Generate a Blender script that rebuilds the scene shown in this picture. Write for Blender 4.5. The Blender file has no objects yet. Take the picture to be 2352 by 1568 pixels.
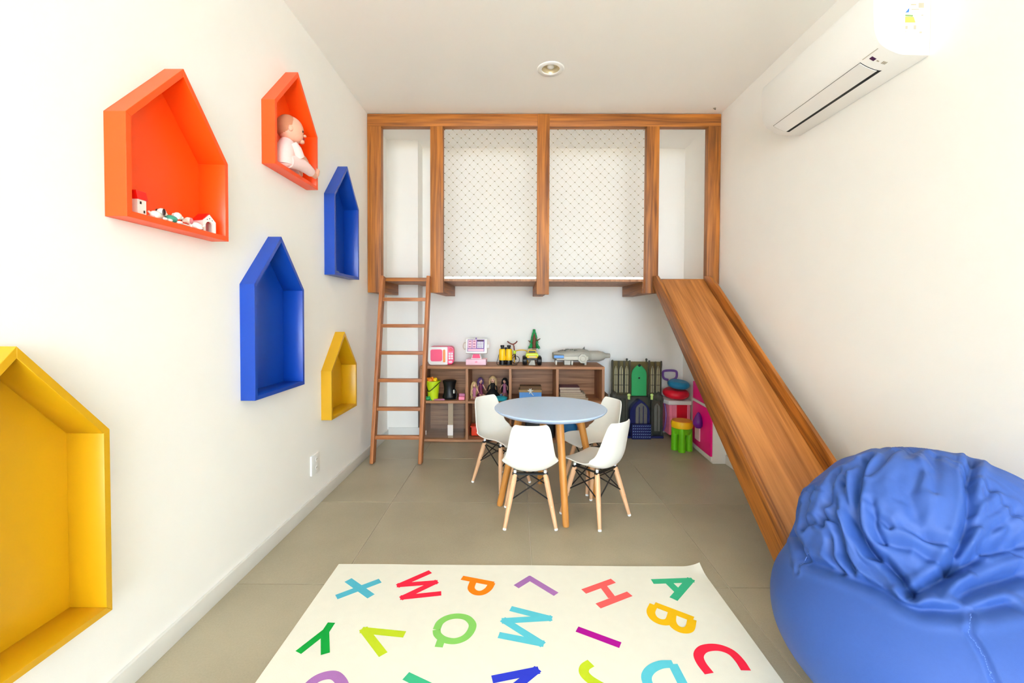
import bpy, bmesh, math, random
import numpy as np
from mathutils import Vector, Matrix, noise
random.seed(7)
PI = math.pi
SC = bpy.context.scene
COL = SC.collection

# ------------------------------------------------------------------ camera
TH, YAW, ROLL = math.radians(1.2), math.radians(0.4), math.radians(0.2)
fw = Vector((-math.sin(YAW) * math.cos(TH), math.cos(YAW) * math.cos(TH), -math.sin(TH)))
rt = Vector((math.cos(YAW), math.sin(YAW), 0))
up = rt.cross(fw)
rt, up = rt * math.cos(ROLL) + up * math.sin(ROLL), up * math.cos(ROLL) - rt * math.sin(ROLL)
cd = bpy.data.cameras.new('camera')
cam = bpy.data.objects.new('camera', cd)
COL.objects.link(cam)
cam.matrix_world = Matrix(((rt.x, up.x, -fw.x, 0), (rt.y, up.y, -fw.y, 0), (rt.z, up.z, -fw.z, 1.19), (0, 0, 0, 1)))
cd.sensor_fit = 'HORIZONTAL'
cd.sensor_width = 36.0
cd.lens = 36.0 * 1000.0 / 2352.0
cd.shift_y = -43.0 / 2352.0
cd.clip_start = 0.02
SC.camera = cam

# ------------------------------------------------------------------ sky, sun, exposure
wd = bpy.data.worlds.new('overcast_sky')
SC.world = wd
wd.use_nodes = True
bg = wd.node_tree.nodes['Background']
bg.inputs['Color'].default_value = (0.76, 1.0, 1.25, 1)
bg.inputs['Strength'].default_value = 10.0
sl = bpy.data.lights.new('sun', 'SUN')
sl.energy = 52.0
sl.angle = math.radians(1.0)
sl.color = (0.91, 1.0, 1.10)
so = bpy.data.objects.new('sun', sl)
COL.objects.link(so)
so.rotation_euler = Vector((0.75, -0.12, -1.0)).to_track_quat('-Z', 'Y').to_euler()
pl = bpy.data.lights.new('doorway_portal', 'AREA')     # marks the open front of the room for the sky sampler
pl.shape = 'RECTANGLE'
pl.size, pl.size_y = 2.9, 2.82
pl.cycles.is_portal = True
po = bpy.data.objects.new('doorway_portal', pl)
COL.objects.link(po)
po.location = (0.23, -5.02, 1.42)
po.rotation_euler = (PI / 2, 0, 0)
SC.view_settings.view_transform = 'Standard'
SC.view_settings.look = 'None'
SC.view_settings.gamma = 1.0
SC.view_settings.use_curve_mapping = False
SC.view_settings.exposure = 0.50
SC.cycles.max_bounces = 10
SC.cycles.diffuse_bounces = 8
SC.cycles.transparent_max_bounces = 12
SC.cycles.sample_clamp_indirect = 6.0

# ------------------------------------------------------------------ helpers
def lin(c):
    c = c / 255.0
    return c / 12.92 if c <= 0.04045 else ((c + 0.055) / 1.055) ** 2.4

def rgb(t): return (lin(t[0]), lin(t[1]), lin(t[2]), 1)

MATS = {}
def mat(name, col, rough=0.5, var=0.05, scale=30.0, bump=0.0, bscale=200.0, spec=0.5, metal=0.0, coat=0.0, alpha=1.0, trans=None):
    m = bpy.data.materials.new(name)
    m.use_nodes = True
    nt = m.node_tree
    b = nt.nodes['Principled BSDF']
    b.inputs['Roughness'].default_value = rough
    b.inputs['Metallic'].default_value = metal
    b.inputs['Specular IOR Level'].default_value = spec
    b.inputs['Coat Weight'].default_value = coat
    tc = nt.nodes.new('ShaderNodeTexCoord')
    nz = nt.nodes.new('ShaderNodeTexNoise')
    nz.inputs['Scale'].default_value = scale
    nz.inputs['Detail'].default_value = 3
    nt.links.new(tc.outputs['Object'], nz.inputs['Vector'])
    mx = nt.nodes.new('ShaderNodeMix')
    mx.data_type = 'RGBA'
    c = rgb(col)
    mx.inputs[6].default_value = tuple(max(0, v * (1 - var)) for v in c[:3]) + (1,)
    mx.inputs[7].default_value = tuple(min(1, v * (1 + var)) for v in c[:3]) + (1,)
    nt.links.new(nz.outputs['Fac'], mx.inputs[0])
    nt.links.new(mx.outputs[2], b.inputs['Base Color'])
    if bump:
        n2 = nt.nodes.new('ShaderNodeTexNoise')
        n2.inputs['Scale'].default_value = bscale
        n2.inputs['Detail'].default_value = 2
        nt.links.new(tc.outputs['Object'], n2.inputs['Vector'])
        bp = nt.nodes.new('ShaderNodeBump')
        bp.inputs['Strength'].default_value = bump
        bp.inputs['Distance'].default_value = 0.002
        nt.links.new(n2.outputs['Fac'], bp.inputs['Height'])
        nt.links.new(bp.outputs['Normal'], b.inputs['Normal'])
    if alpha < 1:
        tr = nt.nodes.new('ShaderNodeBsdfTransparent')
        tr.inputs['Color'].default_value = rgb(trans or (255, 255, 255))
        ms = nt.nodes.new('ShaderNodeMixShader')
        ms.inputs[0].default_value = alpha
        out = nt.nodes['Material Output']
        nt.links.new(tr.outputs[0], ms.inputs[1])
        nt.links.new(b.outputs[0], ms.inputs[2])
        nt.links.new(ms.outputs[0], out.inputs['Surface'])
    MATS[name] = m
    return m

def wood(name, dark, light, scale=1.0, rough=0.45, stripe=0.55, rvar=0.12):
    """grain runs along the object's local z"""
    m = bpy.data.materials.new(name)
    m.use_nodes = True
    nt = m.node_tree
    L = nt.links.new
    b = nt.nodes['Principled BSDF']
    b.inputs['Roughness'].default_value = rough
    tc = nt.nodes.new('ShaderNodeTexCoord')
    oi = nt.nodes.new('ShaderNodeObjectInfo')
    off = nt.nodes.new('ShaderNodeVectorMath'); off.operation = 'MULTIPLY'
    cmb = nt.nodes.new('ShaderNodeCombineXYZ')
    for k in range(3): L(oi.outputs['Random'], cmb.inputs[k])
    L(cmb.outputs[0], off.inputs[0]); off.inputs[1].default_value = (13.1, 7.7, 5.3)
    add = nt.nodes.new('ShaderNodeVectorMath'); add.operation = 'ADD'
    L(tc.outputs['Object'], add.inputs[0]); L(off.outputs[0], add.inputs[1])
    mp = nt.nodes.new('ShaderNodeMapping')
    mp.inputs['Scale'].default_value = (16 * scale, 16 * scale, 0.9 * scale)
    L(add.outputs[0], mp.inputs['Vector'])
    n1 = nt.nodes.new('ShaderNodeTexNoise')
    n1.inputs['Scale'].default_value = 1.3; n1.inputs['Detail'].default_value = 6; n1.inputs['Distortion'].default_value = 1.6
    L(mp.outputs[0], n1.inputs['Vector'])
    mp2 = nt.nodes.new('ShaderNodeMapping')
    mp2.inputs['Scale'].default_value = (90 * scale, 90 * scale, 3.0 * scale)
    L(add.outputs[0], mp2.inputs['Vector'])
    n2 = nt.nodes.new('ShaderNodeTexNoise')
    n2.inputs['Scale'].default_value = 1.5; n2.inputs['Detail'].default_value = 3
    L(mp2.outputs[0], n2.inputs['Vector'])
    rp = nt.nodes.new('ShaderNodeValToRGB')
    e = rp.color_ramp.elements
    e[0].position = 0.36; e[0].color = rgb(dark)
    e[1].position = 0.64; e[1].color = rgb(light)
    mm = nt.nodes.new('ShaderNodeMix'); mm.data_type = 'FLOAT'
    mm.inputs[0].default_value = 1 - stripe
    L(n1.outputs['Fac'], mm.inputs[2]); L(n2.outputs['Fac'], mm.inputs[3])
    L(mm.outputs[0], rp.inputs['Fac'])
    hs = nt.nodes.new('ShaderNodeHueSaturation')
    ma = nt.nodes.new('ShaderNodeMath'); ma.operation = 'MULTIPLY_ADD'
    L(oi.outputs['Random'], ma.inputs[0]); ma.inputs[1].default_value = rvar; ma.inputs[2].default_value = 1 - rvar / 2
    L(ma.outputs[0], hs.inputs['Value']); L(rp.outputs['Color'], hs.inputs['Color'])
    L(hs.outputs['Color'], b.inputs['Base Color'])
    bp = nt.nodes.new('ShaderNodeBump'); bp.inputs['Strength'].default_value = 0.12; bp.inputs['Distance'].default_value = 0.001
    L(n2.outputs['Fac'], bp.inputs['Height']); L(bp.outputs['Normal'], b.inputs['Normal'])
    MATS[name] = m
    return m

class MB:
    def __init__(s): s.v = []; s.f = []
    def raw(s, v, f):
        k = len(s.v); s.v += [tuple(p) for p in v]; s.f += [tuple(i + k for i in q) for q in f]; return s
    def box(s, c, d, rot=None):
        x, y, z = (t / 2 for t in d)
        P = [Vector((sx * x, sy * y, sz * z)) for sz in (-1, 1) for sy in (-1, 1) for sx in (-1, 1)]
        if rot is not None: P = [rot @ p for p in P]
        P = [p + Vector(c) for p in P]
        return s.raw(P, [(0, 2, 3, 1), (4, 5, 7, 6), (0, 1, 5, 4), (2, 6, 7, 3), (0, 4, 6, 2), (1, 3, 7, 5)])
    def box2(s, a, b): return s.box([(p + q) / 2 for p, q in zip(a, b)], [abs(q - p) for p, q in zip(a, b)])
    def tube(s, pts, r, n=10, cap=True, closed=False):
        pts = [Vector(p) for p in pts]
        R = r if isinstance(r, (list, tuple)) else [r] * len(pts)
        k = len(pts); rings = []
        nrm = None
        for i, p in enumerate(pts):
            if closed: t = pts[(i + 1) % k] - pts[i - 1]
            else: t = pts[min(i + 1, k - 1)] - pts[max(i - 1, 0)]
            t.normalize()
            if nrm is None:
                a = Vector((0, 0, 1)) if abs(t.z) < 0.9 else Vector((1, 0, 0))
                nrm = (a - t * a.dot(t)).normalized()
            else:
                nrm = (nrm - t * nrm.dot(t)).normalized()
            bi = t.cross(nrm)
            rings.append([p + (nrm * math.cos(2 * PI * j / n) + bi * math.sin(2 * PI * j / n)) * R[i] for j in range(n)])
        V = [q for g in rings for q in g]; Fc = []
        for i in range(k if closed else k - 1):
            for j in range(n):
                a, b2 = i * n, ((i + 1) % k) * n
                Fc.append((a + j, a + (j + 1) % n, b2 + (j + 1) % n, b2 + j))
        if cap and not closed:
            Fc.append(tuple(reversed(range(n)))); Fc.append(tuple((k - 1) * n + j for j in range(n)))
        return s.raw(V, Fc)
    def lathe(s, prof, n=32, c=(0, 0, 0), axis='z', rot=None, cap=True):
        V = []; Fc = []; k = len(prof)
        for r, h in prof:
            for j in range(n):
                a = 2 * PI * j / n
                x, y = r * math.cos(a), r * math.sin(a)
                p = (x, y, h) if axis == 'z' else ((h, x, y) if axis == 'x' else (y, h, x))
                p = Vector(p)
                if rot is not None: p = rot @ p
                V.append(p + Vector(c))
        for i in range(k - 1):
            for j in range(n):
                Fc.append((i * n + j, i * n + (j + 1) % n, (i + 1) * n + (j + 1) % n, (i + 1) * n + j))
        if cap and prof[0][0] > 1e-6: Fc.append(tuple(reversed(range(n))))
        if cap and prof[-1][0] > 1e-6: Fc.append(tuple((k - 1) * n + j for j in range(n)))
        return s.raw(V, Fc)
    def ball(s, c, r, n=20, m=12, rot=None):
        if not isinstance(r, (tuple, list)): r = (r, r, r)
        V = []; Fc = []
        for i in range(m + 1):
            t = PI * i / m
            for j in range(n):
                a = 2 * PI * j / n
                p = Vector((r[0] * math.sin(t) * math.cos(a), r[1] * math.sin(t) * math.sin(a), r[2] * math.cos(t)))
                if rot is not None: p = rot @ p
                V.append(p + Vector(c))
        for i in range(m):
            for j in range(n):
                Fc.append((i * n + j, (i + 1) * n + j, (i + 1) * n + (j + 1) % n, i * n + (j + 1) % n))
        return s.raw(V, Fc)
    def prism(s, poly, axis, a0, a1):
        """poly: 2-D points in the two remaining axes (x:(y,z)  y:(x,z)  z:(x,y))"""
        def P(p, a):
            return (a, p[0], p[1]) if axis == 'x' else ((p[0], a, p[1]) if axis == 'y' else (p[0], p[1], a))
        n = len(poly)
        V = [P(p, a0) for p in poly] + [P(p, a1) for p in poly]
        Fc = [tuple(range(n)), tuple(range(2 * n - 1, n - 1, -1))]
        Fc += [(j, j + n, (j + 1) % n + n, (j + 1) % n) for j in range(n)]
        return s.raw(V, Fc)
    def mesh(s, name, bevel=0, seg=1, smooth=True, angle=35):
        me = bpy.data.meshes.new(name)
        me.from_pydata(s.v, [], s.f)
        bm = bmesh.new(); bm.from_mesh(me)
        bmesh.ops.remove_doubles(bm, verts=bm.verts, dist=1e-5)
        bmesh.ops.dissolve_degenerate(bm, edges=bm.edges, dist=1e-6)
        bmesh.ops.recalc_face_normals(bm, faces=bm.faces)
        if bevel:
            es = [e for e in bm.edges if len(e.link_faces) == 2 and e.calc_face_angle(0) > 0.6]
            bmesh.ops.bevel(bm, geom=es, offset=bevel, segments=seg, affect='EDGES', profile=0.6, clamp_overlap=True)
        bm.to_mesh(me); bm.free()
        if smooth:
            me.polygons.foreach_set('use_smooth', [True] * len(me.polygons))
            me.set_sharp_from_angle(angle=math.radians(angle))
        return me

def link(name, me, m, parent=None, loc=None, rot=None, label=None):
    o = bpy.data.objects.new(name, me)
    COL.objects.link(o)
    if m is not None:
        if not me.materials: me.materials.append(MATS[m] if isinstance(m, str) else m)
    if parent is not None: o.parent = parent
    if loc is not None: o.location = loc
    if rot is not None: o.rotation_euler = rot
    if label: o['label'] = label
    return o

def part(name, mb, m, parent=None, bevel=0, seg=1, smooth=True, angle=35, loc=None, rot=None, label=None):
    return link(name, mb.mesh(name, bevel, seg, smooth, angle), m, parent, loc, rot, label)

def tag(o, label, cat, group=None):
    o['label'] = label; o['category'] = cat
    if group: o['group'] = group
    return o

def thing(name, label, cat, loc=(0, 0, 0), rz=0, group=None):
    o = bpy.data.objects.new(name, None)
    o.empty_display_size = 0.05
    COL.objects.link(o)
    o.location = loc; o.rotation_euler = (0, 0, rz)
    return tag(o, label, cat, group)

def struct(o):
    o['kind'] = 'structure'
    return o

def dup(root, loc, rz, label, group=None):
    r = root.copy(); COL.objects.link(r)
    r.location = loc; r.rotation_euler = (0, 0, rz); r['label'] = label
    if group: r['group'] = group
    for ch in root.children:
        c = ch.copy(); COL.objects.link(c); c.parent = r
        for g in ch.children:
            d = g.copy(); COL.objects.link(d); d.parent = c
    return r

def beam(name, p0, p1, w, d, m, parent, bevel=0.003, side=None):
    """square bar from p0 to p1; local z runs along it, so the grain does too"""
    p0, p1 = Vector(p0), Vector(p1)
    z = (p1 - p0); L = z.length; z.normalize()
    s = Vector(side) if side else (Vector((1, 0, 0)) if abs(z.x) < 0.9 else Vector((0, 0, 1)))
    x = (s - z * s.dot(z)).normalized(); y = z.cross(x)
    mb = MB().box((0, 0, 0), (w, d, L))
    o = part(name, mb, m, parent, bevel, 2)
    o.matrix_local = Matrix.Translation((p0 + p1) / 2) @ Matrix((x, y, z)).transposed().to_4x4()
    return o

def crom(P, n):
    """Catmull-Rom through points"""
    P = [np.array(p, float) for p in P]
    Q = [2 * P[0] - P[1]] + P + [2 * P[-1] - P[-2]]
    out = []
    for i in range(len(P) - 1):
        a, b, c, d = Q[i:i + 4]
        for j in range(n):
            t = j / n
            out.append(.5 * ((2 * b) + (c - a) * t + (2 * a - 5 * b + 4 * c - d) * t * t + (3 * b - a - 3 * c + d) * t ** 3))
    out.append(P[-1])
    return out

# ------------------------------------------------------------------ materials
mat('wall_paint', (250, 248, 243), 0.9, 0.015, 6, 0.10, 350, spec=0.2)
mat('ceiling_paint', (250, 248, 244), 0.95, 0.01, 5, 0.05, 300, spec=0.2)
mat('skirting_white', (232, 231, 226), 0.5, 0.02, 20)
mat('grout', (205, 198, 180), 0.9, 0.05, 60)
mat('orange_lacquer', (250, 80, 6), 0.38, 0.02, 30)
mat('blue_lacquer', (8, 64, 168), 0.35, 0.03, 30)
mat('yellow_lacquer', (201, 153, 10), 0.38, 0.02, 30)
wood('frame_wood', (108, 58, 14), (186, 114, 40), 0.8, 0.5, 0.72)
wood('slide_wood', (140, 80, 28), (204, 136, 72), 0.5, 0.42, 0.72, 0.0)
wood('ladder_wood', (132, 74, 34), (186, 118, 66), 1.6, 0.5, 0.5)
wood('shelf_laminate', (136, 90, 58), (190, 138, 98), 0.8, 0.55, 0.6, 0.06)
wood('chair_beech', (214, 160, 116), (238, 194, 152), 2.2, 0.5, 0.5)
wood('table_oak', (186, 118, 46), (216, 152, 76), 1.6, 0.45, 0.5)
mat('white_board', (250, 250, 246), 0.5, 0.01, 20)
mat('net_cord', (214, 206, 182), 0.9, 0.1, 200)
mat('net_knot', (134, 120, 84), 0.9, 0.1, 200)
mat('chair_shell', (246, 243, 233), 0.35, 0.01, 20)
mat('black_metal', (22, 20, 20), 0.4, 0.1, 60)
mat('white_plastic', (246, 245, 242), 0.4, 0.01, 20)
mat('table_top', (192, 214, 244), 0.30, 0.03, 60)
mat('rug_pile', (238, 236, 222), 0.95, 0.03, 25, 0.25, 400, spec=0.1)
mat('bag_fabric', (50, 85, 160), 0.55, 0.05, 120, 0.15, 900, spec=0.35)
mat('bag_seam', (88, 122, 200), 0.7, 0.05, 100)
mat('black_plastic', (14, 13, 14), 0.45, 0.1, 60)
mat('dark_gap', (4, 4, 5), 0.7, 0.05, 60)
# ------------------------------------------------------------------ room shell
XL, XR, YF, YB, CH = -1.23, 1.69, -5.00, 4.385, 2.84
HOUSES = [   # y0, y1, bottom, eave, apex, colour, label
    (1.303, 1.767, 1.478, 1.790, 2.043, 'orange_lacquer', 'large orange house-shaped wall niche with a tiny toy village inside'),
    (2.117, 2.573, 1.913, 2.221, 2.475, 'orange_lacquer', 'orange house-shaped wall niche holding the seated baby doll'),
    (2.805, 3.247, 1.438, 1.958, 2.204, 'blue_lacquer', 'upper tall blue house-shaped niche beside the wooden loft frame'),
    (1.938, 2.396, 0.795, 1.318, 1.569, 'blue_lacquer', 'lower and larger empty blue house-shaped niche on the wall'),
    (2.747, 3.190, 0.508, 0.820, 1.062, 'yellow_lacquer', 'small yellow house-shaped niche above the wall socket'),
    (0.778, 1.237, 0.328, 0.854, 1.110, 'yellow_lacquer', 'big yellow house-shaped niche low on the wall beside the rug'),
]
def pent(h, off=0.0):
    y0, y1, z0, ze, za = h[:5]
    P = [Vector((y0, z0)), Vector((y1, z0)), Vector((y1, ze)), Vector(((y0 + y1) / 2, za)), Vector((y0, ze))]
    if not off: return P
    out = []
    n = 5
    for i in range(n):
        a, b, c = P[i - 1], P[i], P[(i + 1) % n]
        d1, d2 = (b - a).normalized(), (c - b).normalized()
        n1, n2 = Vector((-d1.y, d1.x)), Vector((-d2.y, d2.x))
        k = (n1 + n2) / (1 + n1.dot(n2))
        out.append(b + k * off)
    return out

def cut(o, cutters):
    """boolean holes, applied at once"""
    for c in cutters:
        md = o.modifiers.new('hole', 'BOOLEAN'); md.operation = 'DIFFERENCE'; md.object = c; md.solver = 'EXACT'
    dg = bpy.context.evaluated_depsgraph_get()
    me = bpy.data.meshes.new_from_object(o.evaluated_get(dg))
    o.modifiers.clear()
    o.data = me
    for c in cutters: bpy.data.objects.remove(c)

wl = struct(part('wall_left', MB().box2((XL - 0.15, YF, 0), (XL, YB + 0.12, CH)), 'wall_paint', smooth=False))
cs = []
for h in HOUSES:
    cs.append(part('niche_hole', MB().prism(pent(h, -0.0005), 'x', XL - 0.052, XL + 0.05), None, smooth=False))
cut(wl, cs)
struct(part('wall_right', MB().box2((XR, YF, 0), (XR + 0.15, YB + 0.12, CH)), 'wall_paint', smooth=False))
struct(part('wall_back', MB().box2((XL - 0.15, YB, 0), (XR + 0.15, YB + 0.12, CH)), 'wall_paint', smooth=False))
struct(part('pillar', MB().box2((XL, 4.175, 0), (-0.932, YB, CH)), 'wall_paint', smooth=False))
cl = struct(part('ceiling', MB().box2((XL - 0.15, -5.15, CH), (XR + 0.15, YB + 0.12, CH + 0.2)), 'ceiling_paint', smooth=False))
cut(cl, [part('lamp_hole', MB().lathe([(0.062, CH - 0.05), (0.062, CH + 0.08)], 40, (0.234, 2.972, 0)), None, smooth=False)])
def skirting(name, a, b):
    struct(part(name, MB().box2(a, b), 'skirting_white', bevel=0.003, seg=2))
skirting('baseboard_left', (XL, YF, 0), (XL + 0.014, 4.175, 0.072))
skirting('baseboard_right', (XR - 0.014, YF, 0), (XR, YB, 0.072))
skirting('baseboard_pillar', (XL + 0.014, 4.161, 0), (-0.918, 4.175, 0.09))
skirting('baseboard_back', (0.86, YB - 0.014, 0), (XR - 0.014, YB, 0.072))

# floor: a grout bed with separate porcelain tiles
fl = struct(part('floor', MB().box2((XL - 0.15, YF - 0.05, -0.12), (XR + 0.15, YB + 0.12, -0.004)), 'grout', smooth=False))
def floor_material():
    m = bpy.data.materials.new('porcelain_tile'); m.use_nodes = True
    nt = m.node_tree; L = nt.links.new; b = nt.nodes['Principled BSDF']
    tc = nt.nodes.new('ShaderNodeTexCoord'); oi = nt.nodes.new('ShaderNodeObjectInfo')
    n1 = nt.nodes.new('ShaderNodeTexNoise'); n1.inputs['Scale'].default_value = 2.2; n1.inputs['Detail'].default_value = 6
    n2 = nt.nodes.new('ShaderNodeTexNoise'); n2.inputs['Scale'].default_value = 160; n2.inputs['Detail'].default_value = 2
    add = nt.nodes.new('ShaderNodeVectorMath'); add.operation = 'ADD'
    cmb = nt.nodes.new('ShaderNodeCombineXYZ')
    mu = nt.nodes.new('ShaderNodeMath'); mu.operation = 'MULTIPLY'; mu.inputs[1].default_value = 20
    L(oi.outputs['Random'], mu.inputs[0]); L(mu.outputs[0], cmb.inputs[0]); L(mu.outputs[0], cmb.inputs[2])
    L(tc.outputs['Object'], add.inputs[0]); L(cmb.outputs[0], add.inputs[1])
    L(add.outputs[0], n1.inputs['Vector']); L(add.outputs[0], n2.inputs['Vector'])
    mm = nt.nodes.new('ShaderNodeMix'); mm.data_type = 'FLOAT'; mm.inputs[0].default_value = 0.3
    L(n1.outputs['Fac'], mm.inputs[2]); L(n2.outputs['Fac'], mm.inputs[3])
    rp = nt.nodes.new('ShaderNodeValToRGB')
    rp.color_ramp.elements[0].position = 0.3; rp.color_ramp.elements[0].color = rgb((160, 151, 128))
    rp.color_ramp.elements[1].position = 0.7; rp.color_ramp.elements[1].color = rgb((181, 172, 148))
    L(mm.outputs[0], rp.inputs['Fac'])
    hs = nt.nodes.new('ShaderNodeHueSaturation')
    ma = nt.nodes.new('ShaderNodeMath'); ma.operation = 'MULTIPLY_ADD'; ma.inputs[1].default_value = 0.06; ma.inputs[2].default_value = 0.97
    L(oi.outputs['Random'], ma.inputs[0]); L(ma.outputs[0], hs.inputs['Value']); L(rp.outputs['Color'], hs.inputs['Color'])
    L(hs.outputs['Color'], b.inputs['Base Color'])
    b.inputs['Roughness'].default_value = 0.42
    MATS['porcelain_tile'] = m
floor_material()
xs = [XL, -0.770, 0.083, 0.938, XR]
ys = [YF - 0.05, -3.965, -3.13, -2.295, -1.46, -0.625, 0.21, 1.045, 1.880, 2.715, 3.545, YB]
for i in range(4):
    for j in range(11):
        g = 0.002
        x0, x1, y0, y1 = xs[i] + g, xs[i + 1] - g, ys[j] + g, ys[j + 1] - g
        part('tile', MB().box((0, 0, -0.004), (x1 - x0, y1 - y0, 0.008)), 'porcelain_tile', fl, 0.001, 1, loc=((x0 + x1) / 2, (y0 + y1) / 2, 0))
fl2 = bpy.data.materials.new('brick_paving'); fl2.use_nodes = True
nt = fl2.node_tree; bt = nt.nodes.new('ShaderNodeTexBrick'); tcb = nt.nodes.new('ShaderNodeTexCoord')
bt.inputs['Scale'].default_value = 1.0; bt.inputs['Brick Width'].default_value = 0.23; bt.inputs['Row Height'].default_value = 0.11
bt.inputs['Mortar Size'].default_value = 0.008
bt.inputs['Color1'].default_value = rgb((226, 200, 172)); bt.inputs['Color2'].default_value = rgb((214, 186, 158)); bt.inputs['Mortar'].default_value = rgb((240, 226, 206))
nt.links.new(tcb.outputs['Object'], bt.inputs['Vector']); nt.links.new(bt.outputs['Color'], nt.nodes['Principled BSDF'].inputs['Base Color'])
nt.nodes['Principled BSDF'].inputs['Roughness'].default_value = 0.9
MATS['brick_paving'] = fl2
struct(part('terrace_ground', MB().box2((-14, -22, -0.15), (14, YF - 0.05, -0.004)), 'brick_paving', smooth=False))

# ------------------------------------------------------------------ house-shaped wall niches
for h in HOUSES:
    t = thing('house_niche', h[6], 'shelf', (XL, (h[0] + h[1]) / 2, h[2]), 0, 'house-shaped wall niches')
    off = Vector(((h[0] + h[1]) / 2, h[2]))
    po_, pi_ = [p - off for p in pent(h)], [p - off for p in pent(h, 0.019)]
    for i, nm in enumerate(('bottom_panel', 'side_panel', 'roof_panel', 'roof_panel', 'side_panel')):
        a, b = i, (i + 1) % 5
        part(nm, MB().prism([po_[a], po_[b], pi_[b], pi_[a]], 'x', -0.046, 0.066), h[5], t, 0.0008, 1)
    part('back_panel', MB().prism(pi_, 'x', -0.046, -0.040), h[5], t)

# ------------------------------------------------------------------ loft: posts, beams, platform
lf = thing('wooden_loft', 'tall wooden loft frame with five posts across the alcove', 'loft', (0.225, 3.62, 0))
def LP(x, y, z): return (x - 0.225, y - 3.62, z)
FY, FT = 3.62, 0.066      # front face and thickness
FTOP = CH - 0.006
beam('top_beam', LP(XL + 0.003, FY + FT / 2, FTOP - 0.0505), LP(XR - 0.003, FY + FT / 2, FTOP - 0.0505), FT, 0.101, 'frame_wood', lf, side=(0, 1, 0))
zt = FTOP - 0.101
posts = [(-1.227, -1.114, zt, 1.362), (-0.706, -0.600, zt, 1.362), (0.179, 0.280, FTOP + 0.0, 1.350), (1.080, 1.184, zt, 1.362), (1.584, 1.687, zt, 1.440)]
for k, (a, b, z1, z0) in enumerate(posts):
    dy = -0.003 if k == 2 else 0
    beam('post', LP((a + b) / 2, FY + FT / 2 + dy, z0), LP((a + b) / 2, FY + FT / 2 + dy, z1), b - a, FT, 'frame_wood', lf)
for (a, b) in ((-1.224, -1.118), (-0.700, -0.604), (0.176, 0.276), (1.074, 1.178)):
    yb = 4.170 if a < -1 else YB - 0.004
    beam('joist', LP((a + b) / 2, FY + FT + 0.001, 1.412), LP((a + b) / 2, yb, 1.412), b - a, 0.100, 'frame_wood', lf)
pf = MB().prism([(XL + 0.003, FY + FT + 0.002), (XR - 0.003, FY + FT + 0.002), (XR - 0.003, YB - 0.003), (-0.929, YB - 0.003), (-0.929, 4.172), (XL + 0.003, 4.172)], 'z', 1.463, 1.481)
part('platform_board', MB().prism([(p[0] - 0.225, p[1] - 3.62) for p in [(XL + 0.003, FY + FT + 0.002), (XR - 0.003, FY + FT + 0.002), (XR - 0.003, YB - 0.003), (-0.929, YB - 0.003), (-0.929, 4.172), (XL + 0.003, 4.172)]], 'z', 1.463, 1.481), 'shelf_laminate', lf, smooth=False, label='brown laminate underside of the loft floor')
part('platform_surface', MB().box2(LP(-0.600, FY + FT - 0.006, 1.481), LP(1.080, 4.30, 1.503)), 'white_board', lf, 0.002, label='white edged loft floor behind the nets')
beam('threshold', LP(-1.112, FY + FT / 2, 1.472), LP(-0.708, FY + FT / 2, 1.472), 0.05, 0.030, 'frame_wood', lf, side=(0, 1, 0))
beam('threshold', LP(1.186, FY + FT / 2, 1.470), LP(1.582, FY + FT / 2, 1.470), 0.05, 0.026, 'frame_wood', lf, side=(0, 1, 0))

# ------------------------------------------------------------------ safety nets
def net(x0, x1, label):
    z0, z1 = 1.505, zt - 0.002
    t = thing('safety_net', label, 'net', ((x0 + x1) / 2, FY + FT + 0.004, z0), 0, 'safety nets of the loft')
    cx = (x0 + x1) / 2
    W = x1 - x0; Hh = z1 - z0
    nx = 11; px = W / nx; nz = round(Hh / (px)); pz = Hh / nz
    rnd = random.Random(int(x0 * 1000))
    J = {}
    for i in range(2 * nx + 1):
        for j in range(2 * nz + 1):
            if (i + j) % 2 == 0:
                e = 0 < i < 2 * nx and 0 < j < 2 * nz
                J[i, j] = (x0 - cx + i * px / 2 + (rnd.uniform(-.004, .004) if e else 0), 0.004 * math.sin(i * 0.4 + j * 0.3), j * pz / 2 + (rnd.uniform(-.004, .004) if e else 0))
    c = MB(); kn = MB()
    for (i, j), p in J.items():
        for di in (-1, 1):
            q = J.get((i + di, j + 1))
            if q: c.tube([p, q], 0.0008, 4, cap=False)
        kn.ball(p, (0.0058, 0.0036, 0.0034), 6, 4)
    part('cord_mesh', c, 'net_cord', t)['kind'] = 'stuff'
    part('knots', kn, 'net_knot', t)['kind'] = 'stuff'
    hk = MB()
    for j in range(0, 2 * nz + 1, 4):
        for i in (0, 2 * nx):
            p = J[i, j]
            hk.tube([(p[0], 0, p[2]), (p[0] + (-0.006 if i == 0 else 0.006), 0, p[2])], 0.0022, 6)
    part('hooks', hk, 'net_knot', t)['kind'] = 'stuff'
net(-0.598, 0.176, 'diamond mesh safety net in the loft bay nearer the ladder')
net(0.282, 1.074, 'diamond mesh safety net in the loft bay nearer the slide')

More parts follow.
